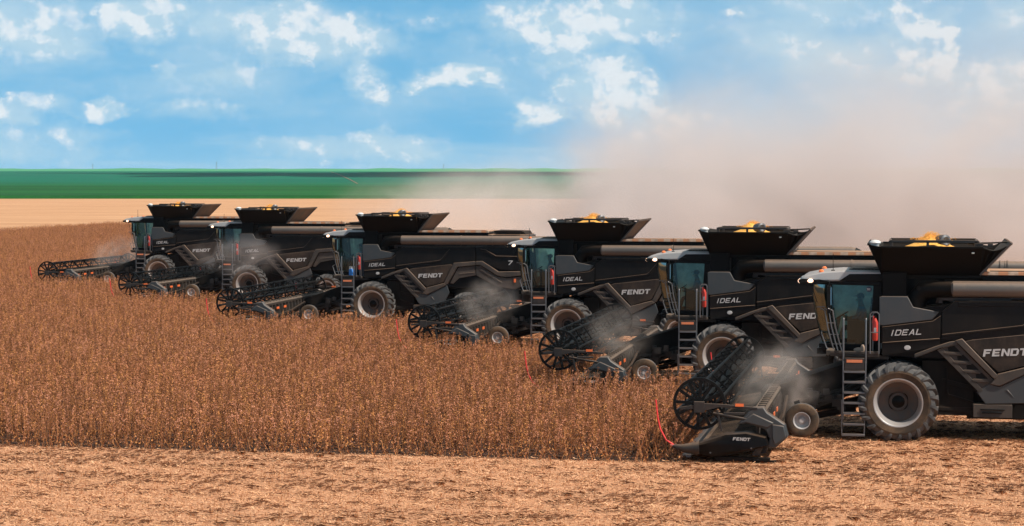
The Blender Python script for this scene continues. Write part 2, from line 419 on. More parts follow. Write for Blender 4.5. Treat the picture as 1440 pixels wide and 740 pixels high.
    br.prism([(4.81,2.80),(4.81,2.98),(5.1,3.0),(5.85,2.52),(7.15,2.55),(7.15,2.38),(6.2,2.28),(5.8,2.34),(5.0,2.82)],Y,Y+T-.06)
    both(br,'side_bracket',M['panel2'],root,bevel=.018)
    # name plate panel
    lp=MB(); lp.prism([(1.66,2.58),(1.86,2.63),(3.62,2.83),(3.74,2.78),(3.30,2.02),(2.52,1.80)],Y,Y+T-.01)
    nplates=both(lp,'name_panel',M['name_panel'],root,bevel=.012)
    # louvred corner with four slots
    lv=MB()
    lv.prism([(.98,2.34),(1.20,2.44),(1.44,2.56),(2.46,1.54),(2.5,1.42),(2.06,1.30)],Y,Y+T*.62,0)
    lv.prism([(.98,2.34),(1.10,2.39),(2.14,1.33),(2.04,1.27)],Y,Y+T-.01,0)
    for k in range(4):
        dx_,dz_=k*.235,-k*.228
        lv.prism([(1.14+dx_,2.285+dz_),(1.20+dx_,2.31+dz_),(1.50+dx_,2.30+dz_),(1.60+dx_,2.21+dz_),(1.46+dx_,2.235+dz_),(1.2+dx_,2.24+dz_)],Y,Y+T-.03,0)
    both(lv,'louvre_panel',[M['panel2']],root,bevel=.006)
    sl=MB()  # raised dark plates stand in for the shade inside the slots
    for k in range(4):
        dx_,dz_=k*.235,-k*.228
        sl.prism([(1.26+dx_,2.32+dz_),(1.24+dx_,2.42+dz_),(1.40+dx_,2.47+dz_),(1.56+dx_,2.31+dz_)],Y,Y+T*.62-.004,0)
    both(sl,'louvre_slot',[M['plastic']],root)
    # lower skirt
    sk=MB(); sk.prism([(1.98,1.28),(2.28,1.50),(2.55,1.43),(3.45,1.88),(3.56,1.55),(3.30,1.02),(2.20,.98)],Y,Y+T)
    sk.prism([(2.7,1.35),(2.76,1.36),(2.92,1.15)],Y+T-.02,Y+T+.01)
    both(sk,'lower_skirt',M['skirt'],root,bevel=.016)
    # mid recessed panel between brackets and the rear lower cover
    mp=MB(); mp.prism([(3.6,1.98),(3.97,2.68),(4.78,2.77),(4.78,2.35),(4.0,2.2),(3.75,1.95)],Y,Y+T+.02)
    mp.prism([(4.0,2.42),(4.74,2.50),(4.74,2.44),(4.05,2.36)],Y+T-.0,Y+T+.03)
    both(mp,'middle_panel',M['panel2'],root,bevel=.012)
    rl=MB(); rl.prism([(4.81,2.35),(4.81,2.76),(5.0,2.78),(5.78,2.30),(6.2,2.22),(7.15,2.34),(7.25,2.05),(6.6,1.72),(5.75,1.85)],Y,Y+T+.01)
    for k in range(4): rl.prism([(4.98+k*.2,2.58-k*.13),(5.10+k*.2,2.60-k*.13),(5.42+k*.2,2.44-k*.13),(5.38+k*.2,2.38-k*.13)],Y+T-.02,Y+T+.02)
    both(rl,'rear_panel',M['panel2'],root,bevel=.014)
    tl=MB(); tl.prism([(7.17,1.9),(7.17,3.55),(7.5,3.35),(7.75,2.5),(7.6,1.8)],-1.6,1.6)
    tl.build('rear_hood',M['panel'],root,bevel=.03)
    tlp=MB(); tlp.prism([(6.85,.9),(6.85,1.75),(7.6,1.75),(8.0,1.1),(7.9,.85)],-1.3,1.3); tlp.build('straw_chopper',M['under'],root,bevel=.02)
    # lettering
    L=MB(); write(L,'FENDT',2.12,2.20,.205,.185,Y+T-.012,shear=.18,slope=.045,gap=.10,depth=.016)
    o=L.build('name_lettering',M['letter'],nplates[0],smooth=False)
    L=MB(); write(L,'IdeAL',-.22,2.70,.145,.15,Y+T-.001,shear=.30,slope=.055,gap=.22,depth=.012)
    L.build('model_lettering',M['letter'],root,smooth=False)
    L=MB(); write(L,'7',6.25,2.83,.2,.2,Y+T-.001,shear=.3,slope=0,depth=.012); L.build('series_numeral',M['letter'],root,smooth=False)
    # oval badge and small reflectors
    g=MB(); g.lathe([(0,-.02),(.075,-.018),(.085,0)],(0,0,0),20); o=g.build('oval_badge',M['letter'],root,loc=(.22,Y+T-.003,2.40)); o.scale=(1,1,.72)
    for x,z in ((6.6,2.12),):
        g=MB(); g.box((x,Y+T-.02,z),(.09,.03,.16)); g.build('reflector',M['orange'],root,bevel=.006)
    # catwalk bits seen between panels and auger
    g=MB()
    g.tube([(.95,-1.5,3.55),(.98,-1.55,3.66),(1.25,-1.5,3.63),(1.5,-1.5,3.55)],.03,8); g.box((1.05,-1.5,3.62),(.10,.1,.14))
    g.box((1.9,-1.50,3.66),(1.9,.10,.07)); g.build('auger_cradle',M['steel_dark'],root)
    g=MB(); g.box((3.6,-1.5,3.69),(1.5,.05,.05))
    for x in (2.9,3.1,3.8,4.0,4.15): g.box((x,-1.5,3.72),(.10,.12,.10)); g.tube([(x,-1.5,3.70),(x+.2,-1.45,3.78)],.015,6)
    g.build('hydraulic_block',M['steel_dark'],root)
    g=MB(); g.box((5.7,-1.5,3.69),(.8,.2,.08)); g.box((6.0,-1.5,3.62),(.3,.25,.12)); g.build('auger_rest',M['steel_dark'],root)
    # ---------- rear deck and engine cover
    d=MB(); d.box((3.7,0,3.98),(3.2,2.7,.60)); d.box((6.15,0,3.88),(1.75,2.7,.52)); d.build('engine_cover',M['black'],root,bevel=.03)
    d=MB(); d.box((3.72,-1.40,4.32),(3.25,.14,.09)); d.build('deck_edge',M['stripe'],root,bevel=.01)
    d=MB(); d.box((3.72,.1,4.31),(3.2,2.3,.05)); d.box((6.1,0,4.16),(1.7,2.6,.04)); d.build('deck_plate',M['deck'],root,bevel=.01)
    d=MB()
    d.tube([(2.3,-1.2,4.37),(5.1,-1.2,4.37),(5.3,-1.2,4.34)],.018,6)
    for x in (2.6,3.4,4.2,5.0): d.tube([(x,-1.2,4.32),(x,-1.2,4.37)],.014,6)
    d.bar((2.3,-1.2,4.345),(5.1,-1.2,4.345),.02,.02)
    d.build('deck_rail',M['steel_dark'],root)
    d=MB(); d.prism([(5.55,4.18),(5.55,4.36),(6.85,4.33),(6.95,4.18)],-.9,.9)
    for k in range(22): d.box((5.6+k*.055,-1.3,4.26),(.03,.06,.12))
    d.box((6.2,-1.3,4.34),(1.3,.10,.05)); d.build('cooling_screen',M['under'],root,bevel=.01)
    d=MB(); d.tube([(5.45,.7,4.1),(5.45,.7,4.28),(5.55,.7,4.32)],.07,10); d.build('exhaust_pipe',M['steel_dark'],root)
    # ---------- grain tank extension
    zb,zt=4.28,5.00
    fb,rb,ft,rt=-.47,2.05,-.72,2.12   # bottom/top x of near panel
    yb,yt=1.42,1.92
    def quadslab(p,th,mat=0,mb=None):
        mb=mb or MB(); p=[Vector(q) for q in p]; nrm=(p[1]-p[0]).cross(p[3]-p[0]).normalized()*th
        mb.add([*p,*[q+nrm for q in p]],[(0,1,2,3),(7,6,5,4),(0,4,5,1),(1,5,6,2),(2,6,7,3),(3,7,4,0)],mat); return mb
    side=quadslab([(fb,-yb,zb),(rb,-yb,zb),(rb+.03,-yt,zt),(-.45,-yt,zt)],.03)
    side.bar((-.47,-yt-.01,zt),(rb+.05,-yt-.01,zt),.05,.05)
    for s,mb in ((0,side),(1,side.mirror())):
        mb.build('tank_side_flap',M['flank'],root,bevel=.006)
    g=MB(); g.box((1.85,-1.90,4.86),(.07,.02,.03),rot=Matrix.Rotation(R(-34),3,'X')); g.build('flap_sticker',M['white'],root)
    fr=quadslab([(fb,yb,zb),(fb,-yb,zb),(-.80,-yt+.25,zt+.06),(-.80,yt-.25,zt+.06)],-.03)
    fr.bar((-.80,-yt+.2,zt+.06),(-.80,yt-.2,zt+.06),.04,.05)
    fr.build('tank_front_flap',M['flank'],root,bevel=.006)
    rear=quadslab([(rb,-yb,zb),(rb,yb,zb),(2.80,yt-.2,5.10),(2.80,-yt+.2,5.10)],-.035)
    rear.bar((2.80,-yt+.15,5.10),(2.80,yt-.15,5.10),.06,.07)
    rear.build('tank_rear_flap',M['tank_in'],root,bevel=.006)
    edge=MB(); edge.bar((rb,-yb-.01,zb),(2.82,-yt+.17,5.12),.09,.05); both(edge,'flap_edge',M['auger'],root,bevel=.006)
    # folded fabric corners
    for s in (-1,1):
        co=MB()
        A=Vector((rb,s*yb,zb+.02)); B=Vector((rb+.03,s*yt,zt)); Cc=Vector((2.78,s*(yt-.2),5.08))
        n=8; vs=[]
        for i in range(n+1):
            t=i/n; top=B.lerp(Cc,t); top.z-=.12*math.sin(t*math.pi); top.y+=s*-.06*math.sin(t*math.pi)
            for j in range(5):
                u=j/4; p=A.lerp(top,u); p.y-=s*.05*math.sin(i*2.6)*u; vs.append(p)
        fs=[(i*5+j,(i+1)*5+j,(i+1)*5+j+1,i*5+j+1) for i in range(n) for j in range(4)]
        co.add(vs,fs); co.tube([B.lerp(Cc,i/8)+Vector((0,-s*.05*math.sin(i/8*math.pi),-.12*math.sin(i/8*math.pi))) for i in range(9)],.018,6)
        co.build('corner_fabric',M['flank'],root,fix=False)
        A=Vector((fb,s*yb,zb+.02)); B=Vector((-.45,s*yt,zt)); Cc=Vector((-.80,s*(yt-.25),zt+.06))
        co=MB(); co.add([A,B,Cc],[(0,1,2)]); co.add([A-Vector((0,0,.01)),B-Vector((0,0,.01)),Cc-Vector((0,0,.01))],[(2,1,0)]); co.build('corner_fabric',M['flank'],root,fix=False)
    fr=MB()   # inner hoop frame standing in the tank
    for y in (-.95,.95):
        fr.bar((-.25,y,5.12),(2.0,y,5.12),.07,.07)
        for x in (-.22,.72,1.95): fr.bar((x,y,4.3),(x,y,5.12),.07,.07)
    fr.bar((-.25,-.95,5.10),(-.25,.95,5.10),.07,.07); fr.bar((2.0,-.95,5.10),(2.0,.95,5.10),.07,.07)
    fr.tube([(1.75,-.9,5.08),(2.4,-.95,5.10),(2.75,-1.0,5.12)],.02,6); fr.tube([(1.75,-.6,5.05),(2.4,-.6,5.08),(2.75,-.6,5.10)],.02,6)
    for k in range(6): fr.box((1.9+random.random()*.5,-1.2+random.random()*.3,4.98+random.random()*.08),(.12,.15,.08))
    fr.build('tank_frame',M['steel_dark'],root,bevel=.006)
    sp_=MB(); sp_.lathe([(.0,.20),(.13,.18),(.16,.02),(.16,-.18),(.11,-.20),(.0,-.16)],(0,0,0),14); o=sp_.build('filling_spout',M['steel'],root,loc=(1.08,-.55,5.13)); o.rotation_euler=(0,R(15),R(35))
    g=MB(); g.ball((-.62,-1.55,5.10),(.15,.15,.075)); g.box((-.62,-1.55,5.04),(.2,.2,.08)); g.build('position_beacon',M['white'],root)
    # ---------- unloading auger
    a=MB(); r=.205; yA=-1.72; zA=3.93
    a.tube([(1.28,yA+.05,zA),(1.36,yA,zA),(11.0,yA,zA),(11.15,yA,zA-.02)],[.10,r,r,r*.85],24)
    for x in (4.1,5.55,8.9): a.tube([(x,yA,zA),(x+.05,yA,zA)],r+.014,24)
    for x in (8.75,8.98): a.tube([(x,yA,zA),(x+.025,yA,zA)],r+.03,24)
    a.build('unloading_auger',M['auger'],root,ang=50)
    a=MB(); a.tube([(1.45,yA+.03,zA-.02),(.95,yA+.18,zA-.02),(.62,yA+.3,zA-.06),(.45,yA+.36,zA-.3),(.42,yA+.36,zA-.7)],[.2,.22,.25,.27,.27],18)
    a.lathe([(0,-.02),(.06,-.02),(.06,0)],(.5,yA+.06,zA+.0),12); a.build('auger_elbow',M['flank'],root,ang=50)
    a=MB(); a.tube([(11.1,yA,zA+.02),(11.35,yA,zA-.1),(11.45,yA,zA-.45)],[.17,.18,.17],16); a.build('auger_spout',M['plastic'],root)
    # ---------- cab
    cab=MB()
    yc=1.0
    cab.box((-1.25,0,2.22),(1.75,1.9,.16)); cab.box((-.60,0,3.1),(.14,1.96,1.9))                   # floor, rear wall
    for s in (-1,1):
        cab.prism([(-.78,2.2),(-.50,2.2),(-.44,4.08),(-.66,4.08)],s*yc,s*(yc-.08))                     # rear pillar
        cab.bar((-1.72,s*(yc-.03),2.28),(-1.86,s*(yc-.03),4.04),.08,.11)                                # door/front pillar
        cab.prism([(-2.02,2.22),(-2.0,2.42),(-.6,2.42),(-.6,2.22)],s*yc,s*(yc-.06))
        cab.prism([(-2.1,3.98),(-2.1,4.08),(-.5,4.10),(-.5,3.95)],s*(yc+.01),s*(yc-.09))
    cab.box((-2.0,0,2.30),(.16,1.7,.22))
    # opaque lower interior: console and steering column
    cab.build('cab_frame',M['black'],root,bevel=.015)
    it=MB(); it.box((-1.05,-.45,2.75),(.6,.22,.5)); it.bar((-1.75,0,2.3),(-1.58,0,3.05),.1,.1)
    it.box((-1.72,-.55,3.25),(.04,.26,.2)); it.box((-1.25,-.45,3.02),(.4,.1,.05))
    ob=it.build('console',M['interior'],root)
    # move ring: build steering wheel separately
    sw=MB(); sw.tube([(.2*math.cos(2*math.pi*k/16),.2*math.sin(2*math.pi*k/16),0) for k in range(17)],.016,6)
    for k in range(3): sw.bar((0,0,-.01),(.2*math.cos(k*2.09),.2*math.sin(k*2.09),0),.03,.012)
    o=sw.build('steering_wheel',M['plastic'],root,loc=(-1.52,0,3.1)); o.rotation_euler=(0,R(-32),0)
    se=MB(); se.box((-1.0,0,2.68),(.55,.52,.14)); se.box((-.74,0,3.05),(.13,.5,.68),rot=Matrix.Rotation(R(8),3,'Y')); se.box((-.70,0,3.5),(.1,.28,.2)); se.box((-1.0,0,2.45),(.3,.3,.34))
    se.build('seat',M['seat'],root,bevel=.04)
    # curved windscreen wrapping to the sides
    ws=MB(); prof=[(-2.02,2.40,.0),(-2.20,3.1,.03),(-2.30,3.7,.03),(-2.28,4.02,.0)]
    K=14; vs=[]
    for x,z,bu in prof:
        for k in range(K+1):
            t=k/K*2-1; yy=t*(yc-.03); xx=x+(.0)+(abs(t)**4)*.36*(1)+ (x+1.86)*0
            vs.append((xx,yy,z))
    fs=[(i*(K+1)+k,i*(K+1)+k+1,(i+1)*(K+1)+k+1,(i+1)*(K+1)+k) for i in range(3) for k in range(K)]
    ws.add(vs,fs); ws.build('windscreen',M['glass_front'],root,fix=False)
    dw=MB().add([(-1.70,-yc+.01,2.42),(-.70,-yc+.01,2.42),(-.58,-yc+.01,3.96),(-1.82,-yc+.01,3.98)],[(0,1,2,3)]); dw.build('door_window',M['glass'],root,fix=False); dw.mirror().build('door_window',M['glass_far'],root,fix=False)
    rf=MB()
    rf.prism([(-2.52,4.06),(-2.56,4.14),(-2.42,4.22),(-2.0,4.31),(-1.5,4.35),(-.45,4.34),(-.40,4.10),(-2.3,4.05)],-yc-.06,yc+.06)
    rf.build('cab_roof',M['roof'],root,bevel=.05)
    rf=MB(); rf.prism([(-1.55,4.08),(-1.28,4.26),(-.42,4.27),(-.42,4.06)],-yc-.085,yc+.085)
    rf.prism([(-2.60,4.02),(-2.62,4.10),(-2.50,4.13),(-1.80,4.08),(-1.8,4.02),(-2.2,3.97)],-yc-.10,yc+.10); rf.build('roof_trim',M['plastic'],root,bevel=.02)
    rf=MB(); 
    for k in range(6): rf.box((-1.1+.09*k,0,4.355),(.05,1.4,.02)); 
    rf.prism([(-1.35,4.34),(-1.2,4.40),(-.55,4.39),(-.48,4.34)],-.6,.6); rf.build('roof_hatch',M['panel2'],root,bevel=.01)
    for y in (-.9,-.45,.45,.9):
        o=MB().ball((-2.585,y,4.06),(.05,.10,.055)).build('headlamp',M['lamp_on'] if y==-.9 else M['lamp'],root)
    o=MB().ball((-2.30,-yc-.08,4.07),(.09,.04,.055)).build('headlamp',M['lamp_on'],root)
    for y in (-.97,.97):
        b_=MB(); b_.lathe([(0,0)],(0,0,0),3) if False else None
        b_.tube([(-2.02,y,4.25),(-2.02,y,4.34),(-2.02,y,4.37)],[.07,.065,.03],12); b_.build('beacon',M['beacon'],root)
    an=MB(); an.tube([(-1.72,-.8,4.3),(-1.72,-.8,4.78)],.009,5); an.box((-1.72,-.8,4.34),(.10,.05,.03)); an.build('antenna',M['plastic'],root)
    # mirrors on brackets
    for s in (-1,1):
        mr=MB(); mr.tube([(-2.2,s*.95,4.08),(-2.05,s*1.30,4.10),(-1.80,s*1.42,4.06),(-1.78,s*1.42,3.95)],.025,8); 
        mr.box((-1.80,s*1.42,3.70),(.10,.24,.52)); mr.box((-1.80,s*1.42,3.34),(.09,.2,.18)); mr.tube([(-2.28,s*.98,3.98),(-2.12,s*1.03,3.5)],.012,6)
        m1=mr.build('wing_mirror',M['plastic'],root,bevel=.03)
        MB().box((-1.745,s*1.42,3.70),(.01,.20,.46)).build('mirror_glass',M['mirror'],m1)
    # ---------- platform, ladder, railings (cab door side)
    p=MB(); p.box((-1.12,-1.45,2.20),(1.25,.95,.07)); p.box((-1.12,-1.93,2.27),(1.25,.03,.07)); p.box((-1.75,-1.4,2.25),(.2,.8,.12)); p.box((-.9,-1.5,2.12),(1.3,.2,.09))
    p.build('platform',M['beam'],root,bevel=.01)
    yl=-2.02
    l=MB()
    for x in (-1.40,-.83):
        l.bar((x,yl,.55),(x,yl,2.05),.035,.09); l.tube([(x,yl,2.0),(x,yl,3.12),(x,yl+.03,3.16)],.026,8); l.bar((x-.03,yl,.12),(x-.03 if x<-1 else x,yl,1.05),.03,.07)
    for z in (1.78,1.51,1.24,.97,.70,.42):
        l.box((-1.12,yl,z),(.55,.14,.05)); l.box((-1.12,yl+.13,z+.02),(.5,.14,.02))
    l.box((-1.13,yl,.15),(.58,.2,.055))
    l.build('ladder',M['steel'],root,bevel=.006)
    l=MB(); l.box((-1.115,yl-.03,1.99),(.50,.05,.30)); lb=l.build('ladder_plate',M['steel_dark'],root,bevel=.01)
    MB().box((-1.115,yl-.06,2.06),(.40,.012,.075)).build('warning_label',M['label'],lb)
    l=MB()
    def loop(x0,x1,y,z0,z1,r=.018): l.tube([(x0,y,z0),(x0,y,z1-.05),(x0+.05,y,z1),(x1-.05,y,z1),(x1,y,z1-.05),(x1,y,z0)],r,7)
    loop(-.72,-.50,-1.98,2.25,3.32); l.tube([(-.72,-1.98,2.8),(-.5,-1.98,2.8)],.014,6); l.tube([(-.72,-1.98,3.2),(-.66,-1.6,3.2)],.014,6); loop(-.66,-.50,-1.6,2.25,3.3)
    l.build('railing',M['steel'],root); l=MB()
    for k,dx in enumerate((0,.10,.2)):
        l.tube([(-2.02+dx,-1.42-.05*k,3.38),(-1.90+dx,-1.48,3.32),(-1.83+dx,-1.5,2.9),(-1.74+dx,-1.5,2.55),(-1.66+dx,-1.5,2.28)],.017,7)
    for t_ in (3.0,2.7,2.45): l.tube([(-1.86+(3.0-t_)*.3,-1.49,t_),(-1.62+(3.0-t_)*.3,-1.5,t_)],.012,6)
    l.tube([(-2.0,-1.0,2.75),(-1.98,-1.45,2.7),(-1.85,-1.5,2.35),(-1.75,-1.5,2.25)],.016,7)
    l.tube([(-2.12,-1.38,3.4),(-1.9,-1.38,3.42)],.014,6)
    l.build('handrail',M['steel'],root)
    e=MB(); e.tube([(-.60,-1.86,2.58),(-.60,-1.86,2.62),(-.60,-1.86,3.05),(-.60,-1.86,3.13),(-.60,-1.86,3.16)],[.06,.075,.075,.04,.03],14)
    e.tube([(-.60,-1.86,3.16),(-.64,-1.9,3.22),(-.67,-1.92,3.05)],.014,6); e.box((-.60,-1.935,2.85),(.06,.005,.14),1); e.box((-.60,-1.86,3.2),(.06,.04,.05),2)
    e.build('fire_extinguisher',[M['red'],M['white'],M['plastic']],root)
    # ---------- wheels (duals in front)
    for s in (-1,1):
        big_wheel(root,0,s*1.78,'front_wheel',side=s)
        big_wheel(root,0,s*1.02,'front_wheel',side=s)
        big_wheel(root,4.35,s*1.45,'rear_wheel',Rr=.80,width=.56,bead=.42,side=s)
    # ---------- header (draper platform)
    HW=7.0
    hd=MB()   # frame: back sheet, beams, floor
    hd.box((-2.86,0,.72),(.05,2*HW-.5,.95)); hd.prism([(-3.0,.18),(-2.8,.18),(-2.7,.45),(-2.78,.5)],-HW+.2,HW-.2)
    for k in range(27):
        y=-HW+.45+k*(2*HW-.9)/26
        hd.prism([(-2.80,.2),(-2.80,1.15),(-2.66,1.12),(-2.60,.7),(-2.66,.22)],y-.03,y+.03)
    header=hd.build('header',M['beam'],root,bevel=.008)
    tb=MB(); tb.prism([(-2.98,1.17),(-2.96,1.27),(-2.74,1.29),(-2.66,1.22),(-2.68,1.12)],-HW+.15,HW-.15)
    for k in range(30):
        y=-HW+.5+k*(2*HW-1)/29; tb.box((-2.80,y,1.30),(.2,.07,.035))
    tb.build('top_beam',M['beam'],header,bevel=.01)
    lt=MB(); lt.tube([(-2.62,-HW+.6,.5),(-2.62,-.9,.5)],.09,10); lt.tube([(-2.62,HW-.6,.5),(-2.62,.9,.5)],.09,10)
    for s in (-1,1):
        lt.bar((-2.7,s*.9,1.2),(-2.5,s*.9,.3),.1,.14); lt.bar((-2.55,s*1.2,.35),(-2.5,s*6.0,.42),.16,.2)
        lt.tube([(-2.5,s*1.0,1.0),(-2.45,s*3.2,.78),(-2.45,s*5.8,.65)],.05,8)
    lt.build('support_tube',M['under'],header)
    dk=MB(); dk.add([(-4.45,-HW+.3,.14),(-4.45,HW-.3,.14),(-2.95,HW-.3,.42),(-2.95,-HW+.3,.42)],[(0,1,2,3),(3,2,1,0)])
    for k in range(56):
        y=-HW+.4+k*.25; dk.prism([(-4.3,.18),(-3.0,.43),(-3.0,.46),(-4.3,.21)],y,y+.025)
    dk.build('draper_belt',M['canvas'],header,fix=False)
    cb=MB(); cb.box((-4.5,0,.12),(.12,2*HW-.5,.05))
    for k in range(184): 
        y=-HW+.3+k*.0762; cb.add([(-4.55,y-.018,.12),(-4.55,y+.018,.12),(-4.70,y,.13),(-4.55,y,.145)],[(0,1,2),(0,2,3),(1,3,2)])
    cb.build('cutter_bar',M['steel'],header,fix=False)
    # reel
    RX,RZ,rr=-4.25,1.38,.56; rx=rz=0.
    re=MB(); re.tube([(rx,-HW+.35,rz),(rx,HW-.35,rz)],.075,12)
    NB=6
    def bp(k,r=rr): a=R(18)+2*math.pi*k/NB; return rx+r*math.cos(a), rz+r*math.sin(a)
    for k in range(NB):
        x,z=bp(k); re.tube([(x,-HW+.3,z),(x,HW-.3,z)],.024,6); re.bar((x+.01,-HW+.3,z-.02),(x+.01,HW-.3,z-.02),.05,.012)
    for yy in [-HW+.42+i*(2*HW-.84)/8 for i in range(1,8)]:
        for k in range(NB):
            x,z=bp(k); x2,z2=bp(k+1); re.bar((rx,yy,rz),(x,yy,z),.012,.06)
            re.bar((x,yy,z),(x2,yy,z2),.012,.04)
    # diagonal truss braces between bats and shaft
    seg=.87
    nseg=int((2*HW-.9)/seg)
    for k in (0,1,2,3):
        x,z=bp(k)
        for i in range(nseg):
            y0=-HW+.42+i*seg; y1=y0+seg/2; y2=y0+seg
            xm,zm=bp(k,rr*.45)
            re.bar((x,y0,z),(xm,y1,zm),.02,.03); re.bar((xm,y1,zm),(x,y2,z),.02,.03)
        re.bar((xm,-HW+.42,zm),(xm,HW-.42,zm),.03,.03)
    for k in range(NB):
        x,z=bp(k)
        for i in range(130):
            y=-HW+.35+i*.1023
            re.add([(x-.006,y,z),(x+.006,y,z),(x+.05,y,z-.30),(x,y-.006,z),(x,y+.006,z)],[(0,1,2),(3,4,2)],1)
    re.build('reel',[M['plastic'],M['steel_dark']],header,smooth=False,fix=False,loc=(RX,0,RZ))
    rx,rz=RX,RZ
    for s in (-1,1):
        dc=MB(); y=0; rx=rz=0.
        dc.lathe([(.56,-.03),(.63,-.03),(.63,.03),(.56,.03)],(rx,y,rz),40,close=True)
        dc.lathe([(.0,-.03),(.13,-.03),(.13,.03),(0,.03)],(rx,y,rz),16)
        for k in range(12):
            a=2*math.pi*k/12; dc.bar((rx+.1*math.cos(a),y,rz+.1*math.sin(a)),(rx+.57*math.cos(a),y,rz+.57*math.sin(a)),.075,.03,up=(0,1,0))
        dc.build('reel_disc',M['plastic'],header,loc=(RX,s*(HW-.32),RZ)); rx,rz=RX,RZ
        ar=MB(); y=s*(HW-.12)
        ar.prism([(rx-.45,rz-.13),(rx-.45,rz-.07),(rx+.0,rz+.0),(rx+.15,rz+.03),(rx+.6,rz+.02),(-2.85,rz-.04),(-2.85,rz-.10),(rx+.5,rz-.05),(rx+.2,rz-.13),(rx,rz-.1)],y-.03,y+.03)
        ar.box((rx+.02,y,rz-.06),(.25,.10,.26)); ar.tube([(rx+.35,y,rz-.2),(-3.0,y,rz-.35)],.035,8); ar.bar((rx+.45,y,rz-.12),(rx+.55,y,.75),.05,.05)
        ar.box((rx+.85,y,rz-.2),(.5,.05,.06))
        arm=ar.build('reel_arm',M['steel_dark'],header,bevel=.006)
        MB().box((rx+.98,y-.045,rz+.01),(.20,.02,.07)).build('reflector',M['orange'],arm)
        # end panel: long black pointed shield
        ep=MB(); yo=s*HW
        out=[(-4.62,.33),(-4.2,.50),(-3.6,.72),(-3.08,.77),(-2.60,.66),(-2.52,.46),(-2.95,.30),(-3.5,.17),(-3.95,.11),(-4.25,.17)]
        inn=[(x*.985-.04,z*.9+.07) for x,z in out]
        n=len(out)
        # domed shield: outline ring, raised ring, centre
        ring0=[(x,yo-s*.22,z) for x,z in out]; cx=sum(p[0] for p in out)/n; cz=sum(p[1] for p in out)/n
        ring1=[(cx+(x-cx)*.93,yo-s*.02,cz+(z-cz)*.86) for x,z in out]; ring2=[(cx+(x-cx)*.8,yo+s*.02,cz+(z-cz)*.55) for x,z in out]
        ep.add(ring0+ring1+ring2+[(cx,yo+s*.02,cz)],[(i,(i+1)%n,n+(i+1)%n,n+i) for i in range(n)]+[(n+i,n+(i+1)%n,2*n+(i+1)%n,2*n+i) for i in range(n)]+[(2*n+i,2*n+(i+1)%n,3*n) for i in range(n)]+[tuple(range(n))])
        e=ep.build('end_shield',M['black'],header,ang=25)
        for bx,bz in ((-3.95,.25),(-2.98,.38)): MB().lathe([(0,-.01),(.02,-.008),(.022,.01)],(bx,yo+s*.02 if s>0 else yo-.02,bz),10).build('bolt',M['steel'],e)
        if s<0:
            Lm=MB(); write(Lm,'FENDT',-3.42,.56,.075,.075,yo-.022,shear=.18,slope=-.02,gap=.10,depth=.01); Lm.build('shield_lettering',M['letter'],e,smooth=False)
        cr=MB()
        cr.prism([(-3.32,.93),(-2.98,1.33),(-2.70,1.35),(-2.62,1.22),(-2.2,.95),(-2.12,.66),(-2.42,.38),(-2.62,.40),(-2.56,.60),(-2.66,.82),(-3.1,.95)],yo-s*.10,yo-s*.42)
        cr.prism([(-3.25,.95),(-2.95,1.20),(-2.45,.98),(-2.6,.85),(-3.1,.97)],yo-s*.06,yo-s*.12)
        cr.prism([(-2.5,.95),(-2.22,.92),(-2.16,.66),(-2.42,.44),(-2.5,.6)],yo-s*.05,yo-s*.12)
        cr.build('corner_cover',M['skirt'],header,bevel=.03)
        tp=MB(); tp.tube([(-4.22,yo-s*.1,.34),(-4.62,yo-s*.1,.33),(-4.86,yo-s*.1,.38)],[.17,.10,.04],10); tp.build('divider_nose',M['steel_dark'],header)
        ro=MB(); ro.tube([(-4.70,yo-s*.1,.36),(-4.92,yo-s*.1,.40)],[.05,.03],8); ro.build('divider_tip',M['redtip'],header)
        ro=MB(); ro.tube([(-4.80,yo-s*.1,.38),(-5.02,yo-s*.1,.52),(-5.16,yo-s*.1,.78),(-5.22,yo-s*.1,1.05),(-5.27,yo-s*.1,1.48)],[.022,.022,.022,.022,.02],6)
        ro.build('divider_rod',M['redrod'],header)
        sk=MB(); sk.box((-3.2,yo-s*.2,.10),(1.3,.16,.08)); sk.bar((-2.4,yo-s*.2,.05),(-3.8,yo-s*.2,.05),.1,.05); sk.build('skid_plate',M['under'],header)
        # reflectors along the rear of the header
        for y in (HW-.9,HW-2.0,HW-3.1):
            MB().box((-2.575,s*y,.98),(.03,.34,.10)).build('reflector',M['orange'],header,bevel=.005)
    # gauge wheels behind the header ends
    for s in (-1,1):
        gw=empty('gauge_wheel',(-2.22,s*4.55,.60),root)
        t=MB(); 
        t.lathe([(.20,-.13),(.25,-.15),(.34,-.16),(.40,-.13),(.42,-.07)],(0,0,0),36,1); t.lathe([(.42,-.07),(.425,0),(.42,.07)],(0,0,0),36,0); t.lathe([(.42,.07),(.40,.13),(.34,.16),(.25,.15),(.20,.13)],(0,0,0),36,1)
        t.build('tyre',[M['tread'],M['sidewall']],gw)
        r_=MB(); q=-1 if s<0 else 1
        r_.lathe([(.215,q*.14),(.20,q*.14),(.185,q*.09),(.18,q*.02),(.10,q*-.0),(.085,q*.06),(.05,q*.09),(0,q*.09)],(0,0,0),28)
        for k in range(5):
            a=2*math.pi*k/5; r_.lathe([(0,q*.04),(.016,q*.04),(.016,0)],(.13*math.cos(a),0,.13*math.sin(a)),6)
        r_.build('rim',M['letter'],gw)
        ax=MB(); ax.tube([(0,0,0),(0,s*.0-s*-.0+(-s)*.35,0)],.04,8); ax.bar((0,-s*.3,0),(-.45,-s*.3,.15),.1,.14); ax.build('axle_arm',M['beam'],gw)
    return root

combine0=make_combine()

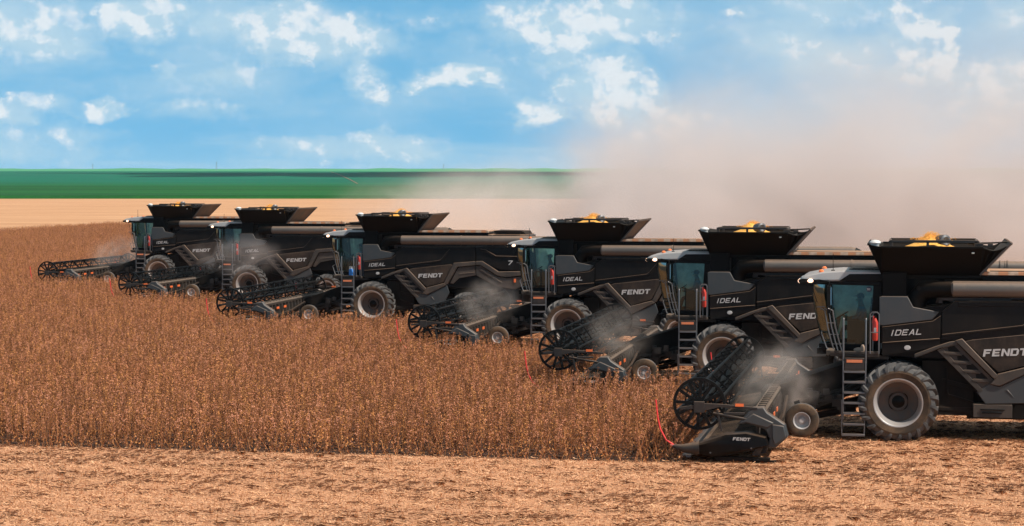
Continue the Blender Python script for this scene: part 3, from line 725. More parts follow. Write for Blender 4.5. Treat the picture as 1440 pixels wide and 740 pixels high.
# ------------------------------------------------------------------ operator (seated)
def make_person(shirt):
    root=empty('person')
    # one continuous skinned body; x forward is -x
    V=[((0,0,.50),.17,.19),((0,0,.66),.16,.18),((.03,0,.86),.17,.23),((.04,0,1.0),.13,.21),((.02,0,1.08),.085,.09),((0,0,1.15),.07,.07),
       ((-.02,0,1.24),.095,.08),((-.02,0,1.33),.085,.075)]
    E=[(0,1),(1,2),(2,3),(3,4),(4,5),(5,6),(6,7)]
    for s in (-1,1):
        b=len(V)
        V+= [((.04,s*.17,1.0),.065,.06),((-.06,s*.23,.80),.048,.048),((-.30,s*.20,.74),.036,.036),((-.42,s*.15,.80),.03,.03),
             ((-.05,s*.10,.48),.09,.085),((-.45,s*.14,.50),.07,.07),((-.58,s*.14,.08),.045,.045),((-.62,s*.14,.04),.045,.04),((-.74,s*.14,.03),.035,.035)]
        E+=[(3,b),(b,b+1),(b+1,b+2),(b+2,b+3),(0,b+4),(b+4,b+5),(b+5,b+6),(b+6,b+7),(b+7,b+8)]
        for fi in range(4):  # fingers curled over the wheel
            f0=len(V); yy=s*(.15+(fi-1.5)*.022)
            V+=[((-.47,yy,.83),.010,.010),((-.51,yy,.83),.009,.009),((-.53,yy,.80),.008,.008)]; E+=[(b+3,f0),(f0,f0+1),(f0+1,f0+2)]
        f0=len(V); V+=[((-.44,s*.11,.83),.011,.011),((-.47,s*.095,.84),.009,.009)]; E+=[(b+3,f0),(f0,f0+1)]
    me=bpy.data.meshes.new('body'); me.from_pydata([v[0] for v in V],E,[])
    o=bpy.data.objects.new('body',me); COL.objects.link(o); o.parent=root
    me.skin_vertices.new() if hasattr(me.skin_vertices,'new') and not me.skin_vertices else None
    sk=o.modifiers.new('Skin','SKIN'); sk.use_smooth_shade=True
    if not me.skin_vertices:
        import bmesh
        bm=bmesh.new(); bm.from_mesh(me); bm.verts.layers.skin.verify(); bm.to_mesh(me); bm.free()
    for i,v in enumerate(V): me.skin_vertices[0].data[i].radius=(v[1],v[2])
    me.skin_vertices[0].data[0].use_root=True
    ss=o.modifiers.new('Subdivision','SUBSURF'); ss.levels=1; ss.render_levels=1
    m,nt=nm('operator_skin_shirt_trousers'); t=NT(nt); z=t.sep(t.coord('Object')); sx=z[0]; zz=z[2]
    skin=(.30,.17,.11)
    k=t.math('MULTIPLY',t.math('LESS_THAN',zz,1.07),t.math('GREATER_THAN',zz,.60))
    arm=t.math('LESS_THAN',sx,-.22)
    c=t.mix(k,skin,shirt); c=t.mix(t.math('MULTIPLY',k,arm),c,skin)
    c=t.mix(t.math('LESS_THAN',zz,.60),c,(.04,.05,.08)); c=t.mix(t.math('LESS_THAN',zz,.085),c,(.05,.035,.025))
    t.out_bsdf(c,.8); me.materials.append(m)
    h=MB(); h.ball((0,0,1.345),(.105,.09,.085),nu=14,nv=8); h.prism([(-.10,1.345),(-.19,1.33),(-.19,1.345),(-.10,1.37)],-.06,.06); h.build('cap',simple('cap_fabric',(.06,.07,.09),.9),root)
    fc=MB(); fc.ball((-.115,0,1.23),(.022,.014,.022),nu=8,nv=6); 
    for s in (-1,1): fc.ball((-.098,s*.033,1.262),(.012,.012,.008),1,8,6); fc.ball((-.01,s*.088,1.24),(.022,.01,.033),0,8,6)
    fc.box((-.108,0,1.175),(.012,.045,.008),2)
    fc.build('face_features',[simple('face_skin',skin,.6),simple('eye',(.02,.02,.02),.2),simple('lips',(.3,.1,.08),.6)],root)
    return root
person0=make_person((.16,.24,.33))

def make_grain():
    mb=MB(); random.seed(5)
    n=26; vs=[]
    for i in range(n+1):
        for j in range(n+1):
            x=-.2+i*2.15/n; y=-.9+j*1.8/n
            d=math.hypot((x-.78)/.55,(y+.35)/.6)
            z=4.86+.20*max(0,1-d*.45)+.24*math.exp(-d*d*2.2)+random.uniform(-.015,.015)
            vs.append((x,y,z))
    mb.add(vs,[(i*(n+1)+j,(i+1)*(n+1)+j,(i+1)*(n+1)+j+1,i*(n+1)+j+1) for i in range(n) for j in range(n)])
    for k in range(900):   # loose beans flying from the spout
        a=random.gauss(0,.20); x=.82+a+random.gauss(0,.05); y=-.45+random.gauss(0,.14)
        z=5.17+.20*math.exp(-(a/.2)**2)*random.random()**.5+random.uniform(-.05,.03)
        r=random.uniform(.006,.012)
        mb.add([(x,y,z+r),(x+r,y,z),(x,y+r,z),(x-r,y,z),(x,y-r,z),(x,y,z-r)],[(0,1,2),(0,2,3),(0,3,4),(0,4,1),(5,2,1),(5,3,2),(5,4,3),(5,1,4)])
    return mb.build('grain',M['grain'],None,smooth=False,fix=False)
grain0=make_grain()

# ------------------------------------------------------------------ placing the six machines
# (photo column of front hub, pixels per metre there)
SP=[(1265,55.0),(1015,43.6),(797,36.0),(521,30.9),(347,26.0),(220.5,23.0)]
POS=[]
for px,s in SP:
    X,Yh=ground_at(px,F_PX/s); POS.append((X,Yh+2.11))
ORD=['nearest black combine at the right, its pointed header shield fully visible over bare stubble',
 'second black combine from the right, front wheel partly behind the nearest reel',
 'third combine from the right, black, header ending in front of a second machine\'s grey ladder',
 'black combine with the blue jug on its cab platform, third counting from the left',
 'second combine from the left, black, reel reaching over the standing crop behind a red rod',
 'farthest and smallest black combine, leftmost of the row with open crop before its cab']
PEO=['operator seated in the nearest cab, the one with the round 381 sticker',
 'operator seated in the cab of the second machine from the right',
 'operator silhouetted against the bright window in the third cab from the right',
 'operator seated in the cab above the blue jug on the platform',
 'operator seated in the second cab from the left',
 'operator seated in the leftmost and farthest cab']
GRA=['orange heap of grain spilling from the spout in the nearest open tank',
 'orange grain heap in the open tank second from the right',
 'orange grain heap in the open tank third from the right',
 'orange grain heap in the open tank of the machine with the blue jug',
 'orange grain heap in the open tank second from the left',
 'orange grain heap in the leftmost, farthest open tank']
for i,(X,Yc) in enumerate(POS):
    c=combine0 if i==0 else copy_tree(combine0)
    c.location=(X,Yc,0); c.rotation_euler.z=R((0,.5,-.4,.3,-.6,.5)[i]); tag(c,ORD[i],'combine harvester','combine harvesters working in a staggered row')
    p=person0 if i==0 else copy_tree(person0)
    p.location=(X-1.02,Yc,2.28); tag(p,PEO[i],'person','operators seated in the cabs')
    g=grain0 if i==0 else grain0.copy()
    if i: COL.objects.link(g)
    g.location=(X,Yc,(0,-.02,.01,-.03,-.05,-.08)[i]); g.scale=(1,(1,-1,1,-1,1,1)[i],1); tag(g,GRA[i],'grain','grain heaps in the open tanks','stuff')
HSH=[.40,.36,.36,.95,.64,.94]; RDZ=[0,.14,0,-.08,-.18,-.22]
def vary(o,i):
    if o.name=='header' or o.name.startswith('header.'): o.location.x=-HSH[i]
    if o.name.startswith('reel'): o.location.z+=RDZ[i]
    if i and o.name.startswith('gauge_wheel'): o.location.z+=.08
    if i==0 and o.name.startswith('gauge_wheel'): o.location.z+=.19; o.location.x-=.1
    rn=random.Random(100+i)
    if o.name.startswith(('reel','reel_disc')) and not o.name.startswith('reel_arm'): o.rotation_euler.y=R(13*i+(4 if 'disc' in o.name else 0))
    if o.name.startswith(('front_wheel','rear_wheel','gauge_wheel')): o.rotation_euler.y=R(rn.uniform(0,360)+hash(o.name[-3:])%1)
    for ch in o.children: vary(ch,i)
for i,o in enumerate([o for o in COL.objects if o.name.startswith('combine_harvester')]): vary(o,i)
# things lying on the platforms
X,Yc=POS[3]
bj=empty('cooler_jug',(X-.98,Yc-1.72,2.24)); tag(bj,'bright blue cooler jug standing on the cab platform of one black combine','jug')
q=MB(); q.tube([(0,0,0),(0,0,.03),(0,0,.30),(0,0,.36)],[.12,.145,.145,.11],16); q.build('jug_body',M['blue'],bj)
q=MB(); q.tube([(0,0,.36),(0,0,.42)],.09,14); q.tube([(-.13,0,.3),(-.12,0,.46),(.12,0,.46),(.13,0,.3)],.012,6); q.build('lid',M['white'],bj)
X,Yc=POS[0]
bo=MB(); bo.ball((0,0,.07),(.13,.07,.07)); bo.ball((.10,0,.11),(.06,.06,.11)); bo.ball((-.02,.17,.06),(.12,.06,.06)); bo.ball((.09,.17,.10),(.055,.05,.1))
o=bo.build('work_boots',M['boot'],None,loc=(X-1.02,Yc-1.6,2.24)); tag(o,'pale dusty pair of work boots on the platform outside the nearest cab door','boots')
st=MB(); st.lathe([(0,0),(.075,0),(.075,.006),(0,.006)],(0,0,0),24,0); write(st,'381',-.055,-.025,.03,.05,-.001,gap=.28,depth=.003,mat=1)
# sticker belongs to the nearest cab's door glass
near=combine0
st.build('window_sticker',[simple('navy_sticker',(.01,.015,.05),.4),M['white']],near,loc=(-.78,-1.0+.0,3.86),smooth=False)

# ------------------------------------------------------------------ crop polygon
CUT=-4.66
stairs=[]
y_edges=[POS[0][1]-7.05]+[(POS[i][1]+POS[i+1][1])/2 for i in range(5)]+[POS[5][1]+7.05]
def crop_right(y):
    if y<y_edges[0]: return None
    for i in range(6):
        if y<y_edges[i+1]: return POS[i][0]+CUT-HSH[i]+.05
    t=(y-y_edges[6])/(262-y_edges[6])
    if t>1: return None
    return (POS[5][0]+CUT-HSH[5])*(1-t)+(-86)*t
def in_crop(x,y):
    r=crop_right(y)
    return r is not None and -104.5<x<r
def in_view(x,y,margin=9,extra=1.0):
    d=-x*ST+y*CT; xc=x*CT+y*ST
    return d>36 and abs(xc)<.2441*d+margin

# --- plant materials
def plant_mat(name,c1,c2,c3):
    m,nt=nm(name); t=NT(nt)
    rnd=nt.nodes.new('ShaderNodeObjectInfo').outputs['Random']
    pos=t.geo('Position'); n=t.noise(pos,17,3,.7); nl=t.noise(t.mapping(pos,(.05,.09,.0)),1.,4,.6)
    c=t.mix(t.ramp(n,.3,.7),c1,c2); c=t.mix(t.math('MULTIPLY',t.ramp(nl,.4,.72),.55),c,c3)
    c=t.mix(t.math('MULTIPLY',rnd,.3),c,tuple(k*.6 for k in c1))
    b=t.out_bsdf(c,.75,spec=.25); return m
M['pod']=plant_mat('dry_pod',(.30,.095,.042),(.76,.355,.225),(.56,.19,.07))
M['pod_dark']=plant_mat('dark_dry_pod',(.06,.018,.006),(.25,.095,.045),(.24,.09,.035))
M['pod_gold']=plant_mat('golden_dry_leaf',(.46,.18,.055),(.70,.31,.11),(.55,.24,.08))
M['stem']=plant_mat('dry_stem',(.36,.145,.05),(.60,.28,.11),(.5,.22,.09))
M['straw']=plant_mat('chopped_straw',(.58,.265,.12),(.90,.56,.34),(.72,.36,.18))
M['straw_dark']=plant_mat('dark_litter',(.06,.02,.008),(.24,.09,.035),(.2,.07,.025))

def unlinked(mb,name,mats):
    me=bpy.data.meshes.new(name); me.from_pydata(mb.v,[],mb.f)
    for m in mats: me.materials.append(m)
    me.polygons.foreach_set('material_index',mb.m); me.update()
    return bpy.data.objects.new(name,me)
def soy_tile(seed,hscale=1.):
    rnd=random.Random(seed); mb=MB()
    for row in (0.0,.5):
        for k in range(8):
            x=-.5+(k+rnd.random())/8; y=-.25+row+rnd.gauss(0,.06); h=rnd.uniform(.6,1.03)*hscale; pm_=rnd.choice([0,0,0,2,2,2,3])
            lean=(rnd.gauss(0,.07),rnd.gauss(0,.07)); w=.006
            def at(t): return (x+lean[0]*t*h, y+lean[1]*t*h, t*h)
            def stem(p0,p1,w):
                a=rnd.random()*3.14; dx,dy=math.cos(a)*w,math.sin(a)*w
                mb.add([(p0[0]-dx,p0[1]-dy,p0[2]),(p0[0]+dx,p0[1]+dy,p0[2]),(p1[0]+dx*.6,p1[1]+dy*.6,p1[2]),(p1[0]-dx*.6,p1[1]-dy*.6,p1[2])],[(0,1,2,3)],1)
                mb.add([(p0[0]+dy,p0[1]-dx,p0[2]),(p0[0]-dy,p0[1]+dx,p0[2]),(p1[0]-dy*.6,p1[1]+dx*.6,p1[2]),(p1[0]+dy*.6,p1[1]-dx*.6,p1[2])],[(0,1,2,3)],1)
            stem(at(0),at(1),w)
            lines=[(at(.12),at(1))]
            for b in range(rnd.randint(2,3)):
                t0=rnd.uniform(.12,.45); a=rnd.random()*6.28; r=rnd.uniform(.05,.13); t1=min(.97,t0+rnd.uniform(.3,.5))
                p0=at(t0); p1=(at(t1)[0]+math.cos(a)*r,at(t1)[1]+math.sin(a)*r,t1*h); stem(p0,p1,.004); lines.append((p0,p1))
            for q in range(28):
                p0,p1=lines[0] if rnd.random()<.5 else rnd.choice(lines); t=rnd.random()**.8
                p=[p0[i]+(p1[i]-p0[i])*t for i in range(3)]
                a=rnd.random()*6.28; L=rnd.uniform(.042,.075); W=rnd.uniform(.009,.015); e=rnd.uniform(-.9,.5)
                d=(math.cos(a)*math.cos(e),math.sin(a)*math.cos(e),math.sin(e)); s=(-math.sin(a)*W,math.cos(a)*W,0)
                m1=[p[i]+d[i]*L*.5 for i in range(3)]; e1=[p[i]+d[i]*L for i in range(3)]
                mb.add([p,[m1[i]+s[i] for i in range(3)],e1,[m1[i]-s[i] for i in range(3)],[m1[0],m1[1],m1[2]+W*1.2]],[(0,1,4),(1,2,4),(2,3,4),(3,0,4)],(2 if rnd.random()<.3 else pm_) if t<.45 else pm_)  # some lower pods darkened, painting shade low in the stand
    for q in range(170):
        x,y=rnd.uniform(-.5,.5),rnd.uniform(-.5,.5); a=rnd.random()*6.28; L=rnd.uniform(.02,.06); z=rnd.uniform(.01,.16)
        dx,dy=math.cos(a)*L,math.sin(a)*L; tz=rnd.uniform(-.01,.05)
        mb.add([(x-dx,y-dy,z-.01),(x+dy*.4,y-dx*.4,z),(x+dx,y+dy,z+tz),(x-dy*.4,y+dx*.4,z+tz*.5)],[(0,1,2,3)],rnd.choice([2,2,3]))
    return unlinked(mb,'soy_patch',[M['pod'],M['stem'],M['pod_dark'],M['pod_gold']])
def edge_tile(seed):
    rnd=random.Random(seed); mb=MB()
    for k in range(rnd.randint(3,6)):
        x=rnd.uniform(-.5,.5); y=rnd.gauss(0,.07); h=rnd.uniform(.2,.85); a=rnd.random()*6.28; ln=rnd.uniform(.1,.8)
        tip=(x+math.cos(a)*h*ln,y+math.sin(a)*h*ln,h*math.sqrt(max(.05,1-ln*ln)))
        mb.bar((x,y,0),tip,.007,.007,1)
        for q in range(26):
            t=rnd.uniform(.1,1); p=[x+(tip[0]-x)*t,y+(tip[1]-y)*t,tip[2]*t]; b=rnd.random()*6.28; L=rnd.uniform(.03,.055); W=.009
            e=[p[0]+math.cos(b)*L,p[1]+math.sin(b)*L,p[2]+rnd.uniform(-.04,.03)]
            mb.add([p,[(p[0]+e[0])/2-math.sin(b)*W,(p[1]+e[1])/2+math.cos(b)*W,p[2]],e,[(p[0]+e[0])/2+math.sin(b)*W,(p[1]+e[1])/2-math.cos(b)*W,p[2]+.01]],[(0,1,2,3)],rnd.choice([0,2,3]))
    return unlinked(mb,'edge_patch',[M['pod'],M['stem'],M['pod_dark'],M['pod_gold']])
def litter_tile(seed,dark=.3,n=330,stub=20,fluffy=1.):
    rnd=random.Random(seed); mb=MB()
    for k in range(n):
        x,y=rnd.uniform(-.5,.5),rnd.uniform(-.5,.5); L=min(.16,rnd.expovariate(1/.05)+.02); W=rnd.uniform(.0025,.006); a=rnd.gauss(0,.65)
        if rnd.random()<.35: L*=.6; W*=2.2
        z=.01+rnd.random()**2*.05*fluffy; tilt=rnd.gauss(0,.28)
        dx,dy,dz=math.cos(a)*L/2,math.sin(a)*L/2,math.sin(tilt)*L/2; sx,sy=-math.sin(a)*W,math.cos(a)*W
        z=max(z,abs(dz)+.006); sz=rnd.uniform(-.5,.5)*W
        mat=1 if rnd.random()<dark*.5 else 0
        mb.add([(x-dx-sx,y-dy-sy,z-dz-sz),(x+dx-sx,y+dy-sy,z+dz-sz),(x+dx+sx,y+dy+sy,z+dz+sz),(x-dx+sx,y-dy+sy,z-dz+sz)],[(0,1,2,3)],mat)
    for c in range(int(dark*30)):
        cx,cy=rnd.uniform(-.42,.42),rnd.uniform(-.46,.46)
        for q in range(rnd.randint(4,9)):
            x=cx+rnd.gauss(0,.10); y=cy+rnd.gauss(0,.03); L=rnd.uniform(.03,.13); a=rnd.gauss(0,.35); W=rnd.uniform(.005,.011); z=rnd.uniform(.015,.055)
            dx,dy=math.cos(a)*L/2,math.sin(a)*L/2; sx,sy=-math.sin(a)*W,math.cos(a)*W
            mb.add([(x-dx-sx,y-dy-sy,z-.01),(x+dx-sx,y+dy-sy,z),(x+dx+sx,y+dy+sy,z+.012),(x-dx+sx,y-dy+sy,z)],[(0,1,2,3)],1)
    for row in (-.25,.25):
        for k in range(stub//2):
            x=rnd.uniform(-.5,.5); y=row+rnd.gauss(0,.02); h=rnd.uniform(.03,.09); w=.005; lx,ly=rnd.gauss(0,.02),rnd.gauss(0,.02)
            mb.add([(x-w,y,0),(x+w,y,0),(x+w+lx,y+ly,h),(x-w+lx,y+ly,h)],[(0,1,2,3)],2)
            mb.add([(x,y-w,0),(x,y+w,0),(x+lx,y+w+ly,h),(x+lx,y-w+ly,h)],[(0,1,2,3)],2)
    return unlinked(mb,'litter_patch',[M['straw'],M['straw_dark'],M['stem']])

def scatter(name, pts, variants, label, cat, base_scale=1.):
    """pts: (x,y,variant index,rotation,scale,zscale)"""
    me=bpy.data.meshes.new(name); me.from_pydata([(p[0],p[1],p[6] if len(p)>6 else 0) for p in pts],[],[])
    for nme,idx,typ in (('variant',2,'INT'),('rot',3,'FLOAT')):
        at=me.attributes.new(nme,typ,'POINT'); at.data.foreach_set('value',[p[idx] for p in pts])
    at=me.attributes.new('scl','FLOAT_VECTOR','POINT'); fl=[]
    for p in pts: fl+= [p[4],p[4],p[5]]
    at.data.foreach_set('vector',fl)
    o=bpy.data.objects.new(name,me); COL.objects.link(o)
    for v in variants[0].data.materials: me.materials.append(v)
    ng=bpy.data.node_groups.new(name+'_scatter','GeometryNodeTree')
    ng.interface.new_socket('Geometry',in_out='INPUT',socket_type='NodeSocketGeometry'); ng.interface.new_socket('Geometry',in_out='OUTPUT',socket_type='NodeSocketGeometry')
    N=ng.nodes; L=ng.links
    gi=N.new('NodeGroupInput'); go=N.new('NodeGroupOutput'); j=N.new('GeometryNodeGeometryToInstance'); 
    gti=N.new('GeometryNodeGeometryToInstance')
    N.remove(j)
    for v in reversed(variants):
        oi=N.new('GeometryNodeObjectInfo'); oi.inputs['Object'].default_value=v; oi.inputs['As Instance'].default_value=False
        L.new(oi.outputs['Geometry'],gti.inputs[0]) if False else None
        one=N.new('GeometryNodeGeometryToInstance'); L.new(oi.outputs['Geometry'],one.inputs[0])
        v['_n']=0
        if 'jn' not in locals(): jn=N.new('GeometryNodeJoinGeometry')
        L.new(one.outputs[0],jn.inputs[0])
    N.remove(gti)
    iop=N.new('GeometryNodeInstanceOnPoints'); iop.inputs['Pick Instance'].default_value=True
    def attr(nm_,ty):
        a=N.new('GeometryNodeInputNamedAttribute'); a.data_type=ty; a.inputs[0].default_value=nm_; return a.outputs[0]
    L.new(gi.outputs[0],iop.inputs['Points']); L.new(jn.outputs[0],iop.inputs['Instance'])
    L.new(attr('variant','INT'),iop.inputs['Instance Index'])
    cx=N.new('ShaderNodeCombineXYZ'); L.new(attr('rot','FLOAT'),cx.inputs[2]); L.new(cx.outputs[0],iop.inputs['Rotation'])
    L.new(attr('scl','FLOAT_VECTOR'),iop.inputs['Scale'])
    L.new(iop.outputs[0],go.inputs[0])
    md=o.modifiers.new('Scatter','NODES'); md.node_group=ng
    tag(o,label,cat,kind='stuff'); return o

rnd=random.Random(11)
soy=[soy_tile(s) for s in range(6)]+[edge_tile(s) for s in (50,51,52)]
pts=[]
from mathutils import noise as mnoise
for iy in range(0,215):
    y=y_edges[0]+.5+iy
    for ix in range(0,130):
        xr=crop_right(y)
        if xr is None: continue
        x=xr-.5-ix+0.0
        if x<-104 or not in_view(x,y,8): continue
        h=1+.10*mnoise.noise(Vector((x*.12,y*.12,0)))+.07*mnoise.noise(Vector((x*.6,y*.6,3)))
        pts.append((x+rnd.uniform(-.05,.05),y+rnd.uniform(-.04,.04),rnd.randrange(6),math.pi*rnd.randrange(2)+rnd.uniform(-.04,.04),1.04,1.06*h))
for ix in range(0,95):
    for rep in range(2):
        x=crop_right(y_edges[0]+.1)-.5-ix+rnd.uniform(-.3,.3); y=y_edges[0]+rnd.uniform(-.28,.12)
        if in_view(x,y,8): pts.append((x,y,6+rnd.randrange(3),rnd.choice((0,math.pi)),1.,1.))
for k in range(26):   # a few taller weeds gone to seed at the left
    x,y=ground_at(rnd.gauss(5,14),rnd.gauss(160,9)); pts.append((x,y,6+rnd.randrange(3),rnd.random()*6,1.3,1.7))
for k in range(30):
    x,y=ground_at(rnd.uniform(0,900),rnd.uniform(60,130))
    if in_crop(x,y): pts.append((x,y,6+rnd.randrange(3),rnd.random()*6,1.,1.35))
NS=len(pts)
crop=scatter('soybean_crop',pts,soy,'brown ripe soybean crop standing in the field left of the machines','crop')

lit=[litter_tile(100+s,.16,420,16,1.) for s in range(3)]+[litter_tile(200+s,.42,260,18,.8) for s in range(3)]
pts=[]
for iy in range(0,112):
    for ix in range(-60,90):
        x,y=ix*1.0,34+iy*1.0
        if in_crop(x,y) or not in_view(x,y,7): continue
        d=y*CT-x*ST
        if d>125: continue
        k=mnoise.noise(Vector((x*.10,y*.55,1.7)))+.35*mnoise.noise(Vector((x*.7,y*1.6,5)))+rnd.uniform(-.2,.2)
        if y>y_edges[0]+1 and rnd.random()<.75: k=-1
        v=(0 if k>-.05 else 3)+rnd.randrange(3)
        pts.append((x+rnd.uniform(-.1,.1),y+rnd.uniform(-.1,.1),v,math.pi*rnd.randrange(2)+rnd.uniform(-.1,.1),1.08,1.))
litter=scatter('straw_litter',pts,lit,'pale chopped straw and short stubble lying on the harvested ground','straw')
print('tiles',NS,len(pts))

# ------------------------------------------------------------------ terrain
def terr_z(d):
    if d<600: return 0.
    t=(d-600)/3400
    return (CAM_H+.0034*4000+.4)*(t*t*(3-2*t)*.35+t*.65) if t<1 else CAM_H+.0034*4000+.4
def sheet(name,ds,mat,label=None,zoff=0.,px0=-3200,px1=4700,nx=400):
    vs=[];fs=[]
    for d in ds:
        for i in range(nx+1):
            px=px0+(px1-px0)*i/nx; x,y=ground_at(px,max(d,1)) ; vs.append((x,y,terr_z(d)+zoff))
    n=nx+1
    for j in range(len(ds)-1):
        for i in range(nx): fs.append((j*n+i,j*n+i+1,(j+1)*n+i+1,(j+1)*n+i))
    mb=MB(); mb.add(vs,fs); o=mb.build(name,mat,None,fix=False); tag(o,kind='structure'); return o
def soil_mat():
    m,nt=nm('stubble_ground'); t=NT(nt); pos=t.geo('Position')
    s1=t.noise(t.mapping(pos,(.10,.55,1)),1.,6,.62); s2=t.noise(t.mapping(pos,(1.2,6,1)),1.3,6,.72); s3=t.noise(pos,40,4,.75)
    s4=t.noise(t.mapping(pos,(.012,.25,1)),1.,5,.6)
    s5=t.noise(t.mapping(pos,(3.2,17,1)),1.,6,.75)
    c=t.mix(t.ramp(s3,.30,.62),(.26,.10,.04),(.66,.33,.18)); c=t.mix(t.math('MULTIPLY',t.ramp(s2,.40,.62),.5),c,(.68,.39,.245))
    c=t.mix(t.math('MULTIPLY',t.ramp(s5,.55,.68),t.ramp(s1,.40,.62,.2,.8)),c,(.09,.032,.014))
    # far away the stubble reads paler and streaked along the rows
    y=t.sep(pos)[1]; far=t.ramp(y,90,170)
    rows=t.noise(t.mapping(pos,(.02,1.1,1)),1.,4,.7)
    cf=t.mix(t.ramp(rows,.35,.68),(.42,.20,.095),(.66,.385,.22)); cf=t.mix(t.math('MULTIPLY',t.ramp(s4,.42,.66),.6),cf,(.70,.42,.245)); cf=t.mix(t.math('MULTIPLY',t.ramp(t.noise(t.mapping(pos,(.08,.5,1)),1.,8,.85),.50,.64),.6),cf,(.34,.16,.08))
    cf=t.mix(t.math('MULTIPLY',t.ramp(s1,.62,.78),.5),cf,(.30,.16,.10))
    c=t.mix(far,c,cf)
    t.out_bsdf(c,.95,spec=.1,bump=s3,bstr=.7,bdist=.03); return m
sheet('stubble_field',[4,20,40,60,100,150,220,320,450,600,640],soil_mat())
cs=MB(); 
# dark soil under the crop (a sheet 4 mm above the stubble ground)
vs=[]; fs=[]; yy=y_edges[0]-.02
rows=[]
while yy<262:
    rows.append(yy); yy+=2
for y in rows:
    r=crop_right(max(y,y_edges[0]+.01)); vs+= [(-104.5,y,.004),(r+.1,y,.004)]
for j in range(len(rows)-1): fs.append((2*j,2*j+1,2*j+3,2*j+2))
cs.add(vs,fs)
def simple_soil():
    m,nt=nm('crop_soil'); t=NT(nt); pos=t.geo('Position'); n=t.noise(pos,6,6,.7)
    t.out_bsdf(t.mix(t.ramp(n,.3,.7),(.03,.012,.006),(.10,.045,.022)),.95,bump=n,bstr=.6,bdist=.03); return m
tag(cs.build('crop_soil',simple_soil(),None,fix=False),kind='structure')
def green_mat():
    m,nt=nm('green_crop_field'); t=NT(nt); pos=t.geo('Position'); x,y,z=t.sep(pos)
    n1=t.noise(t.mapping(pos,(.004,.03,1)),1.,6,.65); n2=t.noise(t.mapping(pos,(.001,.003,1)),1.,5,.6); n3=t.noise(pos,.35,4,.7)
    c=t.mix(t.ramp(n1,.3,.7),(.008,.070,.016),(.016,.125,.026)); c=t.mix(t.math('MULTIPLY',t.ramp(n3,.5,.75),.5),c,(.03,.15,.03))
    teal=t.mix(t.ramp(n1,.3,.7),(.005,.10,.060),(.010,.165,.090))  # far bands mix crop tone with distant haze painted into the colour
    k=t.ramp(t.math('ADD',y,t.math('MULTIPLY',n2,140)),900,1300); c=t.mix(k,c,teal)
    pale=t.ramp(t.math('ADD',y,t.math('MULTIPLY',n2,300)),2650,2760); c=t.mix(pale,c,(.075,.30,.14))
    t.out_bsdf(c,.9,spec=.1,bump=n3,bstr=.5,bdist=.5); return m
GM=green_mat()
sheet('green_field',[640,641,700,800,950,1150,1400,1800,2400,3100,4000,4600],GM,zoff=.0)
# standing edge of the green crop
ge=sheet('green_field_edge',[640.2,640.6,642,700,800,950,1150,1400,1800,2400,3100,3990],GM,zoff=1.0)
for v in ge.data.vertices[:401]: v.co.z=.02
for v in ge.data.vertices[-401:]: v.co.z+=rnd.random()**2*1.8+1.2*abs(mnoise.noise(v.co*.012))
# dirt track crossing the green plain
tr=MB(); A=(465,2500);B=(503,1050); vs=[]
for i in range(13):
    t=i/12; d=A[1]*(B[1]/A[1])**t; px=A[0]+(B[0]-A[0])*t**1.0
    for o_ in (-2.5,2.5):
        x,y=ground_at(px+o_*.25*(1000/d+.4),d); vs.append((x,y,terr_z(d)+1.35))
tr.add(vs,[(2*i,2*i+1,2*i+3,2*i+2) for i in range(12)])
tm,nt_=nm('red_dirt'); T_=NT(nt_); T_.out_bsdf(T_.mix(T_.noise(T_.geo('Position'),.05,4),(.20,.10,.06),(.42,.22,.14)),.95)
tag(tr.build('dirt_track',tm,None,fix=False),kind='structure')

# distant pylons on the horizon
def pylon():
    mb=MB(); H=26
    for sx in (-1,1):
        for sy in (-1,1): mb.bar((sx*2.2,sy*2.2,0),(sx*.35,sy*.35,H),.28,.28)
    for k in range(6):
        z0=k*4; z1=z0+4; w0=2.2-(1.85*z0/H); w1=2.2-(1.85*z1/H)
        for sy in (-1,1): mb.bar((-w0,sy*w0,z0),(w1,sy*w1,z1),.16,.16)
    mb.bar((-3.2,0,H-1),(3.2,0,H-1),.3,.3); mb.bar((-2.4,0,H-4),(2.4,0,H-4),.3,.3)
    return mb
pm=simple('distant_galvanised_lattice',(.30,.38,.46),.6)  # pale blue colour paints in the pylons' fade with distance
py0=None
for k,(px,lab) in enumerate(((131,'faint lattice pylon on the horizon, leftmost of three'),(305,'faint lattice pylon on the horizon, the tallest looking, above the first grain tank'),(624,'faint lattice pylon on the horizon, rightmost of three'))):
    d=3300 if k!=1 else 2900
    x,y=ground_at(px,d)
    if py0 is None:
        py0=pylon().build('pylon',pm,None,smooth=False); o=py0
    else:
        o=py0.copy(); COL.objects.link(o)
    o.location=(x,y,terr_z(d)-6 if k!=1 else terr_z(d)-3); o.scale=(.55,.55,.62)
    tag(o,lab,'pylon','pylons on the horizon')

# ------------------------------------------------------------------ sun, sky
EL,AZ=R(50),R(113)      # azimuth clockwise from +Y
to_sun=Vector((math.sin(AZ)*math.cos(EL),math.cos(AZ)*math.cos(EL),math.sin(EL)))
sd=bpy.data.lights.new('sun','SUN'); sd.energy=5.0; sd.angle=R(.53); sd.color=(1.,.90,.77)
so=bpy.data.objects.new('sun',sd); COL.objects.link(so); so.rotation_euler=to_sun.to_track_quat('Z','Y').to_euler(); so.location=(20,-20,60)

